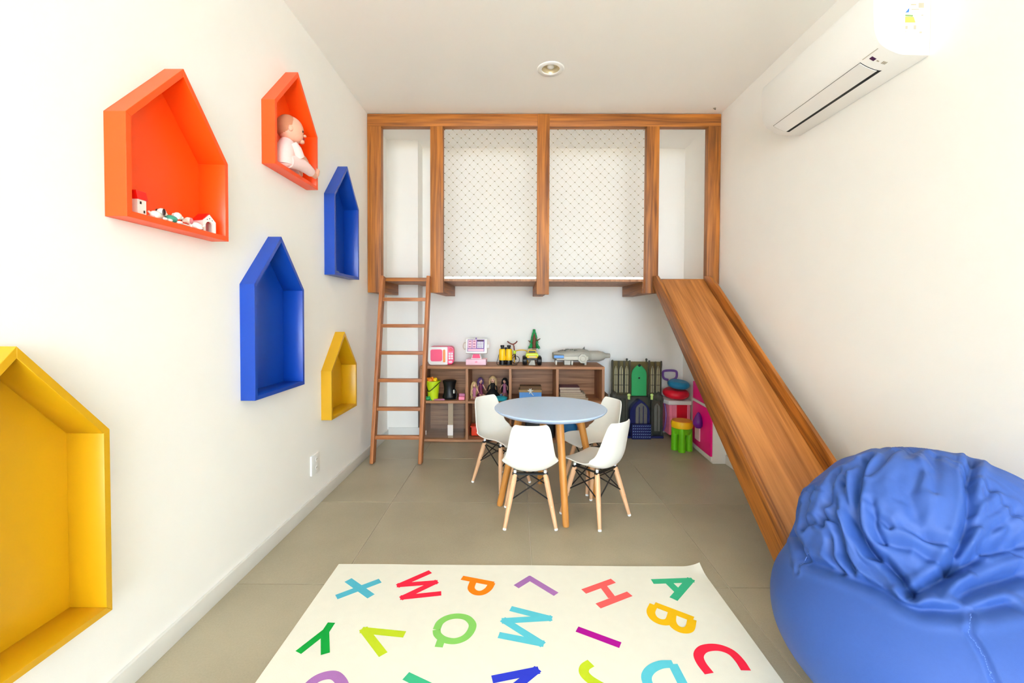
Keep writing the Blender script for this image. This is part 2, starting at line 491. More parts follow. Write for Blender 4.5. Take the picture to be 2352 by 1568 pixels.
# ------------------------------------------------------------------ ladder
la = thing('loft_ladder', 'wooden ladder with six rungs leaning on the loft platform', 'ladder', (-0.925, 3.414, 0))
def at_z(z): return (0.012 + z * 0.0235, z * 0.111)      # lean in x and y
for sx in (-0.198, 0.182):
    x0, y0 = at_z(0); x1, y1 = at_z(1.492)
    prof = []
    d = 0.072
    o = beam('stile', (sx + x0 - 0.012, 0.0 + y0 - 0.002, 0.004), (sx + x1 - 0.012, y1 - 0.002, 1.494), 0.030, d, 'ladder_wood', la, 0.008)
for z in (0.205, 0.427, 0.651, 0.870, 1.088, 1.303):
    x, y = at_z(z)
    beam('rung', (-0.185 + x - 0.012, y, z), (0.169 + x - 0.012, y, z), 0.044, 0.028, 'ladder_wood', la, 0.004, side=(0, 1, 0))

# ------------------------------------------------------------------ slide
sd = thing('wooden_slide', 'long wooden slide running down from the loft to the bean bag', 'slide', (1.357, 2.65, 0))
def bz(y): return 1.487 - 0.752 * (3.617 - y)
ang = math.atan(0.752)
YT, YE = 3.604, 1.690
ymid = (YT + YE) / 2
Lb = (YT - YE) / math.cos(ang)
bw = 0.395
bedm = MB().box((0, 0, 0), (bw, 0.022, Lb))
bed = part('slide_bed', bedm, 'slide_wood', sd, 0.002)
zax = Vector((0, math.cos(ang), math.sin(ang))); yax = Vector((0, -math.sin(ang), math.cos(ang))); xax = Vector((1, 0, 0))
yax = zax.cross(xax)
bed.matrix_local = Matrix.Translation((0, ymid - 2.65, bz(ymid) - 0.013)) @ Matrix((xax, yax, zax)).transposed().to_4x4()
for sx in (-1.0, 1.0):
    X0, X1 = (0.1985, 0.2225)
    # side board outline in (along, across) of the slope frame, mapped back to the slide
    poly = [(YT, bz(YT) - 0.055), (YT, 1.503), (YT - 0.075, 1.500), (YT - 0.20, bz(YT - 0.20) + 0.100), (YE + 0.02, bz(YE + 0.02) + 0.112), (YE - 0.05, 0.085), (YE - 0.05, 0.002), (YE + 0.055, 0.002)]
    c = Vector((sx * (X0 + X1) / 2, 0, 0.75))
    R = Matrix((xax, yax, zax)).transposed().to_4x4()
    M = Matrix.Translation((c.x, ymid - 2.65, bz(ymid))) @ R
    Mi = M.inverted()
    v = []
    n = len(poly)
    for xx in (-0.012, 0.012):
        for (y, z) in poly:
            v.append(Mi @ Vector((c.x + xx, y - 2.65, z)))
    f = [tuple(range(n)), tuple(range(2 * n - 1, n - 1, -1))] + [(j, j + n, (j + 1) % n + n, (j + 1) % n) for j in range(n)]
    o = part('side_rail', MB().raw(v, f), 'frame_wood', sd, 0.003, 2)
    o.matrix_local = M

# ------------------------------------------------------------------ open shelf unit
SH0, SH1, SF, SB, ST = -0.873, 0.823, 3.985, 4.372, 0.705
sh = thing('toy_shelf', 'low wide brown laminate cube shelf full of toys', 'shelf', ((SH0 + SH1) / 2, SF, 0))
ox = (SH0 + SH1) / 2
def hboard(nm, x0, x1, z0, z1, y0=SF, y1=SB, lab=None):
    beam(nm, (x0 - ox, (y0 + y1) / 2 - SF, (z0 + z1) / 2), (x1 - ox, (y0 + y1) / 2 - SF, (z0 + z1) / 2), y1 - y0, z1 - z0, 'shelf_laminate', sh, 0.001, side=(0, 1, 0))
def vboard(nm, x0, x1, z0, z1, y0=SF, y1=SB):
    beam(nm, ((x0 + x1) / 2 - ox, (y0 + y1) / 2 - SF, z0), ((x0 + x1) / 2 - ox, (y0 + y1) / 2 - SF, z1), x1 - x0, y1 - y0, 'shelf_laminate', sh, 0.001)
hboard('top_board', SH0, SH1, ST - 0.024, ST)
hboard('bottom_board', SH0 + 0.024, SH1 - 0.024, 0.004, 0.028)
vboard('side_board', SH0, SH0 + 0.024, 0, ST - 0.024)
vboard('side_board', SH1 - 0.024, SH1, 0, ST - 0.024)
divs = (-0.441, -0.042, 0.391)
for x in divs: vboard('divider', x - 0.012, x + 0.012, 0.028, ST - 0.024, SF + 0.002)
ed = [SH0 + 0.012] + list(divs) + [SH1 - 0.012]
for k in range(4): hboard('middle_board', ed[k] + 0.012, ed[k + 1] - 0.012, 0.362, 0.385, SF + 0.004, SB - 0.012)
hboard('back_board', SH0 + 0.024, SH1 - 0.024, 0.03, ST - 0.025, SB - 0.010, SB - 0.002)

# ------------------------------------------------------------------ round table
tb = thing('round_table', 'round light blue kids table on four splayed oak legs', 'table', (0.223, 2.722, 0))
part('table_top', MB().lathe([(0, 0.576), (0.315, 0.576), (0.340, 0.588), (0.349, 0.597), (0.350, 0.602), (0.347, 0.605), (0, 0.605)], 96), 'table_top', tb, angle=25)
for a in (188, 282, 15, 98):
    a = math.radians(a)
    u = Vector((math.cos(a), math.sin(a), 0))
    o = bpy.data.objects.new('leg', None)
    p1, p0 = u * 0.19 + Vector((0, 0, 0.578)), u * 0.318
    z = (p1 - p0); L_ = z.length; z.normalize()
    mb = MB().lathe([(0.0165, 0.0), (0.019, 0.01), (0.0235, L_ - 0.02), (0.0225, L_ + 0.004)], 20)
    x = (Vector((1, 0, 0)) - z * z.x).normalized()
    o = part('leg', mb, 'table_oak', tb)
    o.matrix_local = Matrix.Translation(p0) @ Matrix((x, z.cross(x), z)).transposed().to_4x4()
    # flatten the foot on the floor
    Mi = o.matrix_local
    for v in o.data.vertices:
        w = Mi @ v.co
        if w.z < 0.008: v.co = Mi.inverted() @ Vector((w.x, w.y, 0.0))
part('mounting_plate', MB().box((0, 0, 0.570), (0.30, 0.30, 0.012), Matrix.Rotation(math.radians(8), 3, 'Z')), 'table_oak', tb, 0.002)

# ------------------------------------------------------------------ moulded kids chairs
def shell_mesh():
    prof = crom([(0.172, 0.304), (0.160, 0.318), (0.10, 0.324), (0.02, 0.313), (-0.06, 0.305), (-0.115, 0.317), (-0.150, 0.366), (-0.168, 0.440), (-0.184, 0.525), (-0.195, 0.588)], 5)
    N = len(prof); S = 25
    wid = np.interp(np.linspace(0, 1, N), [0, .06, .2, .4, .52, .6, .68, .8, .92, 1.0], [.118, .134, .150, .158, .162, .158, .146, .128, .112, .104])
    up_ = np.interp(np.linspace(0, 1, N), [0, .1, .35, .52, .62, .72, .9, 1.0], [.006, .012, .030, .062, .066, .048, .030, .022])
    V = []; Fc = []
    for i in range(N):
        p = prof[i]; t = prof[min(i + 1, N - 1)] - prof[max(i - 1, 0)]
        t = t / np.linalg.norm(t); nn = np.array([-t[1], t[0]])       # y,z tangent -> normal towards the sitter
        if nn[1] < 0 and i < N // 2: nn = -nn
        if i >= N // 2 and nn[0] < 0: nn = -nn
        for j in range(S):
            s = -1 + 2 * j / (S - 1)
            e = 0.0
            # rounded corners at the lip and at the top edge
            d0, d1 = i / (N - 1), 1 - i / (N - 1)
            w = wid[i]
            if d1 < 0.10:
                k = 1 - d1 / 0.10; w *= 1 - 0.17 * (1 - math.sqrt(max(0, 1 - k * k)))
            if d0 < 0.06:
                k = 1 - d0 / 0.06; w *= 1 - 0.22 * (1 - math.sqrt(max(0, 1 - k * k)))
            x = w * s
            lift = up_[i] * abs(s) ** 2.4
            y = p[0] + nn[0] * lift; z = p[1] + nn[1] * lift
            V.append((x, y, z))
    for i in range(N - 1):
        for j in range(S - 1):
            a = i * S + j
            Fc.append((a, a + 1, a + S + 1, a + S))
    me = MB().raw(V, Fc).mesh('shell', smooth=True, angle=80)
    return me
CT = [(-0.085, -0.078), (0.085, -0.078), (0.085, 0.085), (-0.085, 0.085)]
CF = [(-0.143, -0.143), (0.143, -0.143), (0.143, 0.143), (-0.143, 0.143)]
def make_chair(label):
    t = thing('kids_chair', label, 'chair', (0, 0, 0), 0, 'white moulded chairs around the round table')
    s = link('seat_shell', shell_mesh(), 'chair_shell', t)
    md = s.modifiers.new('thickness', 'SOLIDIFY'); md.thickness = 0.007; md.offset = -1
    md = s.modifiers.new('smooth', 'SUBSURF'); md.levels = 1; md.render_levels = 1
    for (a, b) in zip(CT, CF):
        p1, p0 = Vector((a[0], a[1], 0.288)), Vector((b[0], b[1], 0.0))
        z = p1 - p0; Ln = z.length; z.normalize()
        x = (Vector((1, 0, 0)) - z * z.x).normalized()
        Mt = Matrix.Translation(p0) @ Matrix((x, z.cross(x), z)).transposed().to_4x4()
        mb = MB().lathe([(0.0095, 0.008), (0.0112, 0.05), (0.0145, Ln * 0.55), (0.0150, Ln - 0.03), (0.013, Ln)], 14)
        o = part('leg', mb, 'chair_beech', t)
        o.matrix_local = Mt
        part('foot_cap', MB().lathe([(0.0090, 0.0005), (0.0102, 0.002), (0.0102, 0.011), (0.0095, 0.012)], 14), 'white_plastic', o)
        for hgt in (0.42, 0.86): part('bolt', MB().lathe([(0.004, -0.0155), (0.004, 0.0155)], 8, (0, 0, Ln * hgt), 'y'), 'chair_beech', o)
    def lp(k, h):
        a, b = CT[k], CF[k]; q = h / 0.288
        return Vector((b[0] + (a[0] - b[0]) * q, b[1] + (a[1] - b[1]) * q, h))
    for k in range(4):
        j = (k + 1) % 4
        part('cross_brace', MB().tube([lp(k, 0.276), lp(j, 0.150)], 0.0040, 6), 'black_metal', t)
        part('cross_brace', MB().tube([lp(j, 0.276), lp(k, 0.150)], 0.0040, 6), 'black_metal', t)
    br = MB()
    br.box((0, -0.078, 0.290), (0.20, 0.020, 0.010)); br.box((0, 0.085, 0.290), (0.20, 0.020, 0.010))
    br.box((-0.085, 0.003, 0.293), (0.012, 0.17, 0.008)); br.box((0.085, 0.003, 0.293), (0.012, 0.17, 0.008))
    part('seat_bracket', br, 'black_metal', t, 0.001)
    for (x, y) in CT: part('rubber_mount', MB().lathe([(0.008, 0.291), (0.008, 0.310)], 10, (x, y, 0)), 'white_plastic', t)
    return t
def face(dx, dy): return math.atan2(dy, dx) - PI / 2
CG = 'white moulded chairs around the round table'
ch = make_chair('white moulded kids chair with its bare back turned to the room, nearest the rug')
ch.location = (0.088, 2.512, 0); ch.rotation_euler = (0, 0, face(0.0, 1.0))
dup(ch, (0.478, 2.561, 0), math.radians(132) - PI / 2, 'white moulded kids chair seen sideways in front of the table, beside the oak leg', CG)
dup(ch, (-0.094, 3.047, 0), math.radians(-45) - PI / 2, 'white moulded kids chair behind the table, on the ladder side', CG)
dup(ch, (0.543, 3.016, 0), math.radians(205) - PI / 2, 'white moulded kids chair behind the table, in front of the translucent castle', CG)
# ------------------------------------------------------------------ air conditioner
ac = thing('air_conditioner', 'white split air conditioner high on the wall above the slide', 'air conditioner', (XR, 1.812, 2.25))
prof = [(-0.002, 0.0), (-0.110, 0.003), (-0.135, 0.009), (-0.175, 0.027), (-0.205, 0.050), (-0.223, 0.088), (-0.230, 0.132), (-0.233, 0.222), (-0.231, 0.262), (-0.220, 0.285), (-0.19, 0.292), (-0.002, 0.292)]
pc = [tuple(p) for p in crom(prof[1:11], 6)]
outl = [prof[0]] + pc + [prof[-1]]
part('casing', MB().prism(outl, 'y', 0.0, 0.806), 'white_plastic', ac, 0.002, 2, angle=25)
def skin(x0, x1, y0, y1, o0, o1):
    """thin strip that follows the casing's curved lower front between two x values"""
    P = [np.array(p) for p in pc if p[1] < 0.2]
    xs_ = [p[0] for p in P]; zs_ = [p[1] for p in P]
    order = np.argsort(xs_)
    X = np.linspace(x0, x1, 9); Z = np.interp(X, np.array(xs_)[order], np.array(zs_)[order])
    T = np.gradient(np.stack([X, Z], 1), axis=0); T /= np.linalg.norm(T, axis=1)[:, None]
    Nn = np.stack([T[:, 1], -T[:, 0]], 1)
    Nn[Nn[:, 1] > 0] *= -1
    a = np.stack([X, Z], 1) + Nn * o0; b = np.stack([X, Z], 1) + Nn * o1
    poly = [tuple(p) for p in a] + [tuple(p) for p in b[::-1]]
    return MB().prism(poly, 'y', y0, y1)
part('outlet_gap', skin(-0.192, -0.0985, 0.116, 0.756, -0.003, 0.0008), 'dark_gap', ac)
part('louver_flap', skin(-0.1905, -0.1165, 0.119, 0.753, -0.002, 0.0026), 'white_plastic', ac, 0.0006)
mat('display_purple', (60, 14, 74), 0.3, 0.05, 40)
mat('grey_print', (178, 170, 150), 0.6, 0.05, 60)
part('display_window', skin(-0.184, -0.166, 0.062, 0.078, -0.001, 0.0012), 'display_purple', ac)
ic = skin(-0.159, -0.150, 0.066, 0.072, -0.001, 0.0010)
for x in (-0.134, -0.128, -0.122): ic2 = skin(x - 0.004, x, 0.058, 0.074, -0.001, 0.0010); ic.raw(ic2.v, ic2.f)
ic2 = skin(-0.196, -0.194, 0.02, 0.10, -0.001, 0.0010); ic.raw(ic2.v, ic2.f)
part('panel_print', ic, 'grey_print', ac)
st_ = part('rating_sticker', MB().prism([(-0.115, 0.080), (-0.026, 0.078), (-0.022, 0.262), (-0.082, 0.262), (-0.102, 0.205)], 'y', -0.0012, 0.0), 'white_board', ac, label='energy rating sticker with a blue wedge and a yellow block')
mat('sticker_grey', (226, 230, 230), 0.6, 0.02, 50); mat('sticker_blue', (38, 110, 214), 0.5, 0.04, 60); mat('sticker_yellow', (252, 208, 92), 0.5, 0.04, 60); mat('sticker_green', (120, 156, 92), 0.5, 0.04, 60)
part('print_blue', MB().prism([(-0.105, 0.171), (-0.091, 0.172), (-0.089, 0.190)], 'y', -0.0017, -0.0010), 'sticker_blue', st_)
part('print_green', MB().prism([(-0.105, 0.157), (-0.075, 0.155), (-0.073, 0.161), (-0.105, 0.163)], 'y', -0.0017, -0.0010), 'sticker_green', st_)
part('print_yellow', MB().prism([(-0.105, 0.131), (-0.063, 0.131), (-0.071, 0.154), (-0.105, 0.155)], 'y', -0.0017, -0.0010), 'sticker_yellow', st_)
g = MB()
for (x0, x1, z0, z1) in ((-0.083, -0.062, 0.200, 0.206), (-0.052, -0.030, 0.190, 0.210), (-0.080, -0.050, 0.182, 0.186), (-0.040, -0.032, 0.158, 0.163), (-0.104, -0.094, 0.105, 0.118), (-0.070, -0.060, 0.104, 0.120), (-0.104, -0.099, 0.094, 0.097), (-0.046, -0.036, 0.088, 0.095), (-0.080, -0.026, 0.252, 0.262)):
    g.prism([(x0, z0), (x1, z0), (x1, z1), (x0, z1)], 'y', -0.0016, -0.0010)
part('print_text', g, 'grey_print', st_)['kind'] = 'stuff'

# ------------------------------------------------------------------ ceiling lamp, hook, wall socket
dl = thing('ceiling_downlight', 'round white recessed downlight in the ceiling', 'light', (0.234, 2.972, CH))
part('trim_ring', MB().lathe([(0.060, 0.0), (0.062, -0.006), (0.086, -0.007), (0.091, -0.002), (0.091, 0.0)], 48, cap=False), 'white_plastic', dl, angle=60)
mat('reflector', (214, 200, 166), 0.3, 0.05, 30, metal=0.4)
part('reflector', MB().lathe([(0.0605, 0.002), (0.056, 0.016), (0.046, 0.024), (0.0, 0.025)], 40, cap=False), 'reflector', dl)
part('bulb', MB().ball((0, 0, 0.014), (0.024, 0.024, 0.013)).lathe([(0.0, 0.02), (0.018, 0.02), (0.018, 0.025)], 16), 'white_plastic', dl)
hk = thing('ceiling_hook', 'tiny grey screw hook in the ceiling corner above the frame', 'hook', (1.590, 3.531, CH))
part('hook_wire', MB().tube([(0, 0, 0.01), (0, 0, -0.008), (0.006, 0, -0.014), (0.010, 0, -0.008), (0.007, 0, -0.003)], 0.002, 6), 'black_metal', hk)
part('hook_plate', MB().lathe([(0.0, -0.0005), (0.012, -0.0005), (0.010, -0.004), (0, -0.005)], 16), 'grey_print', hk)
sk = thing('wall_socket', 'white double wall socket near the skirting below the small yellow niche', 'socket', (XL, 2.645, 0.265))
part('cover_plate', MB().box((0.005, 0, 0), (0.010, 0.105, 0.120)), 'white_plastic', sk, 0.003, 2)
for z in (-0.026, 0.026):
    o = part('socket_insert', MB().lathe([(0, 0.0115), (0.014, 0.0115), (0.016, 0.010), (0.016, 0.009)], 6, (0, 0.012, z), 'x'), 'white_plastic', sk)
    hh = MB()
    for dy in (-0.007, 0, 0.007): hh.lathe([(0.0018, 0.0113), (0.0018, 0.0120)], 8, (0, 0.012 + dy, z), 'x')
    part('pin_holes', hh, 'black_plastic', o)

# ------------------------------------------------------------------ alphabet rug
rg = thing('alphabet_rug', 'cream rug printed with scattered bright alphabet letters', 'rug', (0.022, 1.36, 0))
rm = MB(); NX, NY = 56, 44
RX0, RX1, RY0, RY1 = -0.828, 0.870, 0.690, 2.026
def rug_z(x, y):
    d = math.hypot(RX1 - x, RY1 - y)
    c = max(0, 1 - d / 0.085)
    e = 0.0012 * math.sin(x * 9 + 1) * max(0, 1 - abs(RY1 - y) / 0.08)
    return 0.0058 + 0.020 * c * c + max(0, e)
for k, base in enumerate((0, 1)):
    for j in range(NY + 1):
        for i in range(NX + 1):
            x = RX0 + (RX1 - RX0) * (1 - (1 - i / NX) ** 1.5); y = RY0 + (RY1 - RY0) * (1 - (1 - j / NY) ** 1.5)
            z = rug_z(x, y)
            rm.v.append((x - 0.022, y - 1.36, z if k == 0 else z - 0.0050))
n1 = (NX + 1) * (NY + 1)
for j in range(NY):
    for i in range(NX):
        a = j * (NX + 1) + i
        rm.f.append((a, a + 1, a + NX + 2, a + NX + 1)); rm.f.append((n1 + a, n1 + a + NX + 1, n1 + a + NX + 2, n1 + a + 1))
for i in range(NX):
    a = i; rm.f.append((a, n1 + a, n1 + a + 1, a + 1)); a = NY * (NX + 1) + i; rm.f.append((a, a + 1, n1 + a + 1, n1 + a))
for j in range(NY):
    a = j * (NX + 1); b = a + NX + 1; rm.f.append((a, b, n1 + b, n1 + a)); a += NX; b += NX; rm.f.append((a, n1 + a, n1 + b, b))
part('rug_sheet', rm, 'rug_pile', rg)
INK = dict(teal_blue=(84, 180, 204), red=(232, 40, 68), orange=(246, 128, 22), mauve=(168, 116, 182), coral=(255, 98, 98), sea_green=(60, 178, 134), green=(20, 158, 62), lime=(190, 212, 44), light_green=(132, 200, 100), sky=(92, 196, 216), mustard=(234, 184, 24), purple=(170, 18, 148), royal=(46, 60, 200))
for k_, c_ in INK.items(): mat('ink_' + k_, c_, 0.9, 0.05, 40, 0.2, 400, spec=0.1)
LETTERS = [
('X', [[(-0.737, 1.903), (-0.598, 1.793)], [(-0.593, 1.9), (-0.741, 1.786)]], 'teal_blue', .027),
('W', [[(-0.384, 1.97), (-0.498, 1.87), (-0.349, 1.891), (-0.462, 1.788), (-0.308, 1.816)]], 'red', .023),
('P', [[(-0.234, 1.926), (-0.09, 1.884)], [(-0.097, 1.891), (-0.11, 1.849), (-0.135, 1.822), (-0.164, 1.823), (-0.185, 1.851), (-0.181, 1.899)]], 'orange', .024),
('L', [[(0.009, 1.865), (0.07, 1.926), (0.178, 1.816)]], 'mauve', .024),
('H', [[(0.297, 1.836), (0.441, 1.913)], [(0.341, 1.744), (0.49, 1.823)], [(0.388, 1.873), (0.409, 1.797)]], 'coral', .026),
('A', [[(0.612, 1.909), (0.784, 1.921), (0.663, 1.791)], [(0.681, 1.909), (0.7, 1.842)]], 'sea_green', .027),
('Y', [[(-0.698, 1.637), (-0.701, 1.575)], [(-0.7, 1.595), (-0.752, 1.489)], [(-0.702, 1.588), (-0.655, 1.484)]], 'green', .023),
('V', [[(-0.403, 1.579), (-0.558, 1.598), (-0.453, 1.483)]], 'lime', .025),
('Q', [[(-0.29, 1.605), (-0.283, 1.643), (-0.258, 1.669), (-0.22, 1.679), (-0.182, 1.668), (-0.158, 1.634), (-0.162, 1.595), (-0.182, 1.563), (-0.216, 1.548), (-0.254, 1.556), (-0.281, 1.579), (-0.29, 1.605)], [(-0.263, 1.562), (-0.267, 1.519)]], 'light_green', .023),
('M', [[(-0.014, 1.725), (0.135, 1.671), (-0.035, 1.655), (0.096, 1.542), (-0.056, 1.58)]], 'sky', .024),
('B', [[(0.573, 1.757), (0.697, 1.672)], [(0.57, 1.755), (0.545, 1.713), (0.545, 1.677), (0.567, 1.655), (0.599, 1.66), (0.629, 1.707)], [(0.631, 1.714), (0.61, 1.664), (0.611, 1.63), (0.632, 1.612), (0.662, 1.621), (0.692, 1.672)]], 'mustard', .026),
('I', [[(0.237, 1.614), (0.381, 1.536)]], 'purple', .024),
('C', [[(0.645, 1.416), (0.637, 1.458), (0.642, 1.493), (0.668, 1.52), (0.704, 1.53), (0.737, 1.526), (0.763, 1.506), (0.773, 1.47), (0.773, 1.43)]], 'red', .026),
('J', [[(0.262, 1.455), (0.239, 1.438), (0.232, 1.415), (0.246, 1.39), (0.277, 1.364), (0.308, 1.341)]], 'lime', .026),
('D', [[(0.538, 1.454), (0.543, 1.358)], [(0.54, 1.454), (0.498, 1.451), (0.459, 1.432), (0.434, 1.402), (0.432, 1.366), (0.453, 1.338), (0.495, 1.334), (0.543, 1.358)]], 'sky', .026),
('N', [[(-0.07, 1.385), (0.072, 1.421), (-0.025, 1.329), (0.11, 1.357)]], 'royal', .024),
('U', [[(-0.66, 1.335), (-0.643, 1.375), (-0.618, 1.393), (-0.586, 1.395), (-0.554, 1.371), (-0.53, 1.337)]], 'mauve', .027),
('R', [[(-0.353, 1.396), (-0.23, 1.335)]], 'sea_green', .026),
]
for nm, strokes, ink, w in LETTERS:
    w *= 1.28
    m_ = MB()
    for si, s in enumerate(strokes):
        P = [np.array(p) for p in s]
        if len(P) > 5 or (nm in 'PB' and si > 0):
            P = [np.array(p) for p in crom([tuple(p) for p in P], 5)]
        # mitred ribbon; a sharp corner starts a fresh, blunt ended ribbon
        runs, cur = [], [P[0]]
        for i in range(1, len(P)):
            cur.append(P[i])
            if i < len(P) - 1:
                d1, d2 = P[i] - P[i - 1], P[i + 1] - P[i]
                if d1.dot(d2) / (np.linalg.norm(d1) * np.linalg.norm(d2)) < 0.3:
                    runs.append(cur); cur = [P[i]]
        runs.append(cur)
        for ri, P in enumerate(runs):
            P = [np.array(q) for q in P]
            if ri: e_ = P[0] - P[1]; P[0] = P[0] + e_ / np.linalg.norm(e_) * w * 0.40
            if ri < len(runs) - 1: e_ = P[-1] - P[-2]; P[-1] = P[-1] + e_ / np.linalg.norm(e_) * w * 0.40
            Lp, Rp = [], []
            for i in range(len(P)):
                d1 = P[i] - P[i - 1] if i else P[1] - P[0]
                d2 = P[i + 1] - P[i] if i < len(P) - 1 else d1
                if i == 0: d1 = d2
                d1 = d1 / np.linalg.norm(d1); d2 = d2 / np.linalg.norm(d2)
                n1_, n2_ = np.array([-d1[1], d1[0]]), np.array([-d2[1], d2[0]])
                k_ = (n1_ + n2_) / (1 + n1_.dot(n2_))
                Lp.append(P[i] + k_ * w / 2); Rp.append(P[i] - k_ * w / 2)
            zz = 0.0061 + 0.00007 * (si * 3 + ri)
            V_ = [(q[0] - 0.022, q[1] - 1.36, zz) for q in Lp] + [(q[0] - 0.022, q[1] - 1.36, zz) for q in Rp]
            n_ = len(Lp)
            m_.raw(V_, [(i + 1, i, i + n_, i + n_ + 1) for i in range(n_ - 1)])
    me = bpy.data.meshes.new('printed_letter'); me.from_pydata(m_.v, [], m_.f)
    link('printed_letter', me, 'ink_' + ink, rg)

# ------------------------------------------------------------------ bean bag
CREASES = [(0.03,0.011,[(-0.083,0.155,0.735),(-0.147,0.111,0.705),(-0.194,0.062,0.657),(-0.22,0.029,0.602),(-0.228,0.007,0.557),(-0.217,-0.022,0.525),(-0.201,-0.048,0.516),(-0.196,-0.088,0.496),(-0.209,-0.135,0.478)]),(0.02,0.01,[(-0.188,0.119,0.675),(-0.222,0.063,0.626),(-0.229,0.028,0.586),(-0.229,0.011,0.56),(-0.216,-0.026,0.522)]),(0.022,0.011,[(-0.173,0.168,0.684),(-0.244,0.109,0.612),(-0.265,0.107,0.57),(-0.269,0.09,0.55)]),(0.022,0.009,[(-0.264,0.097,0.568),(-0.251,0.06,0.575),(-0.252,0.038,0.546),(-0.26,0.02,0.502),(-0.265,-0.007,0.48),(-0.266,-0.02,0.474)]),(0.014,0.012,[(-0.248,0.074,0.591),(-0.235,0.09,0.62),(-0.197,0.125,0.668),(-0.125,0.152,0.717)]),(0.02,0.014,[(-0.238,0.26,0.56),(-0.258,0.254,0.502),(-0.264,0.242,0.447),(-0.302,0.149,0.448),(-0.317,0.11,0.433),(-0.31,0.051,0.444),(-0.291,-0.002,0.456),(-0.254,-0.096,0.465),(-0.241,-0.136,0.462),(-0.216,-0.171,0.463),(-0.166,-0.193,0.474),(-0.113,-0.205,0.485),(-0.033,-0.203,0.5)]),(0.016,0.012,[(-0.281,0.158,0.506),(-0.268,0.171,0.554),(-0.237,0.187,0.61)]),(0.012,0.009,[(-0.18,0.022,0.645),(-0.184,0.001,0.62),(-0.169,-0.026,0.6)]),(0.014,0.009,[(-0.19,0.009,0.622),(-0.195,-0.01,0.59),(-0.193,-0.026,0.562)]),(0.012,0.009,[(-0.144,0.084,0.702),(-0.077,0.109,0.737),(0.005,0.157,0.756)]),(0.013,0.009,[(-0.271,0.097,0.549),(-0.278,0.133,0.535),(-0.281,0.154,0.508)]),(0.013,0.009,[(-0.269,0.057,0.518),(-0.282,0.038,0.479),(-0.287,0.001,0.461)]),(0.03,0.011,[(0.223,0.127,0.757),(0.078,0.005,0.727),(0.032,-0.045,0.682),(-0.008,-0.077,0.629),(-0.041,-0.091,0.581),(-0.075,-0.108,0.535),(-0.109,-0.117,0.518),(-0.185,-0.135,0.488),(-0.209,-0.135,0.478)]),(0.026,0.014,[(-0.078,-0.111,0.531),(-0.023,-0.105,0.557),(0.011,-0.103,0.572),(0.069,-0.101,0.587),(0.119,-0.096,0.598)]),(0.022,0.014,[(-0.118,-0.175,0.496),(-0.066,-0.159,0.51),(-0.024,-0.151,0.518),(0.082,-0.13,0.534)]),(0.01,0.015,[(0.06,0.154,0.761),(-0.097,0.034,0.708),(-0.122,-0.003,0.669)]),(0.014,0.018,[(-0.026,0.045,0.737),(-0.092,-0.002,0.687),(-0.112,-0.042,0.632),(-0.105,-0.064,0.599)]),(0.012,0.014,[(0.076,0.106,0.761),(0.007,0.029,0.735),(-0.039,-0.016,0.696)]),(0.012,0.012,[(-0.142,-0.039,0.61),(-0.116,-0.061,0.594),(-0.049,-0.09,0.577)]),(0.012,0.012,[(-0.188,-0.031,0.561),(-0.135,-0.065,0.56),(-0.095,-0.099,0.536)]),(0.01,0.01,[(0.126,-0.014,0.711),(0.051,-0.05,0.678),(0.027,-0.061,0.662)]),(0.012,0.01,[(0.128,-0.047,0.68),(0.048,-0.069,0.653),(0.016,-0.079,0.631)]),(0.014,0.011,[(0.147,-0.056,0.664),(0.055,-0.084,0.627),(0.003,-0.098,0.582)]),(0.014,0.011,[(0.107,-0.083,0.627),(0.067,-0.097,0.598),(0.023,-0.1,0.583)]),(0.012,0.01,[(-0.013,-0.105,0.56),(-0.087,-0.119,0.523),(-0.158,-0.149,0.493)]),(0.01,0.012,[(0.095,-0.107,0.571),(0.026,-0.113,0.555),(-0.037,-0.125,0.53)])]
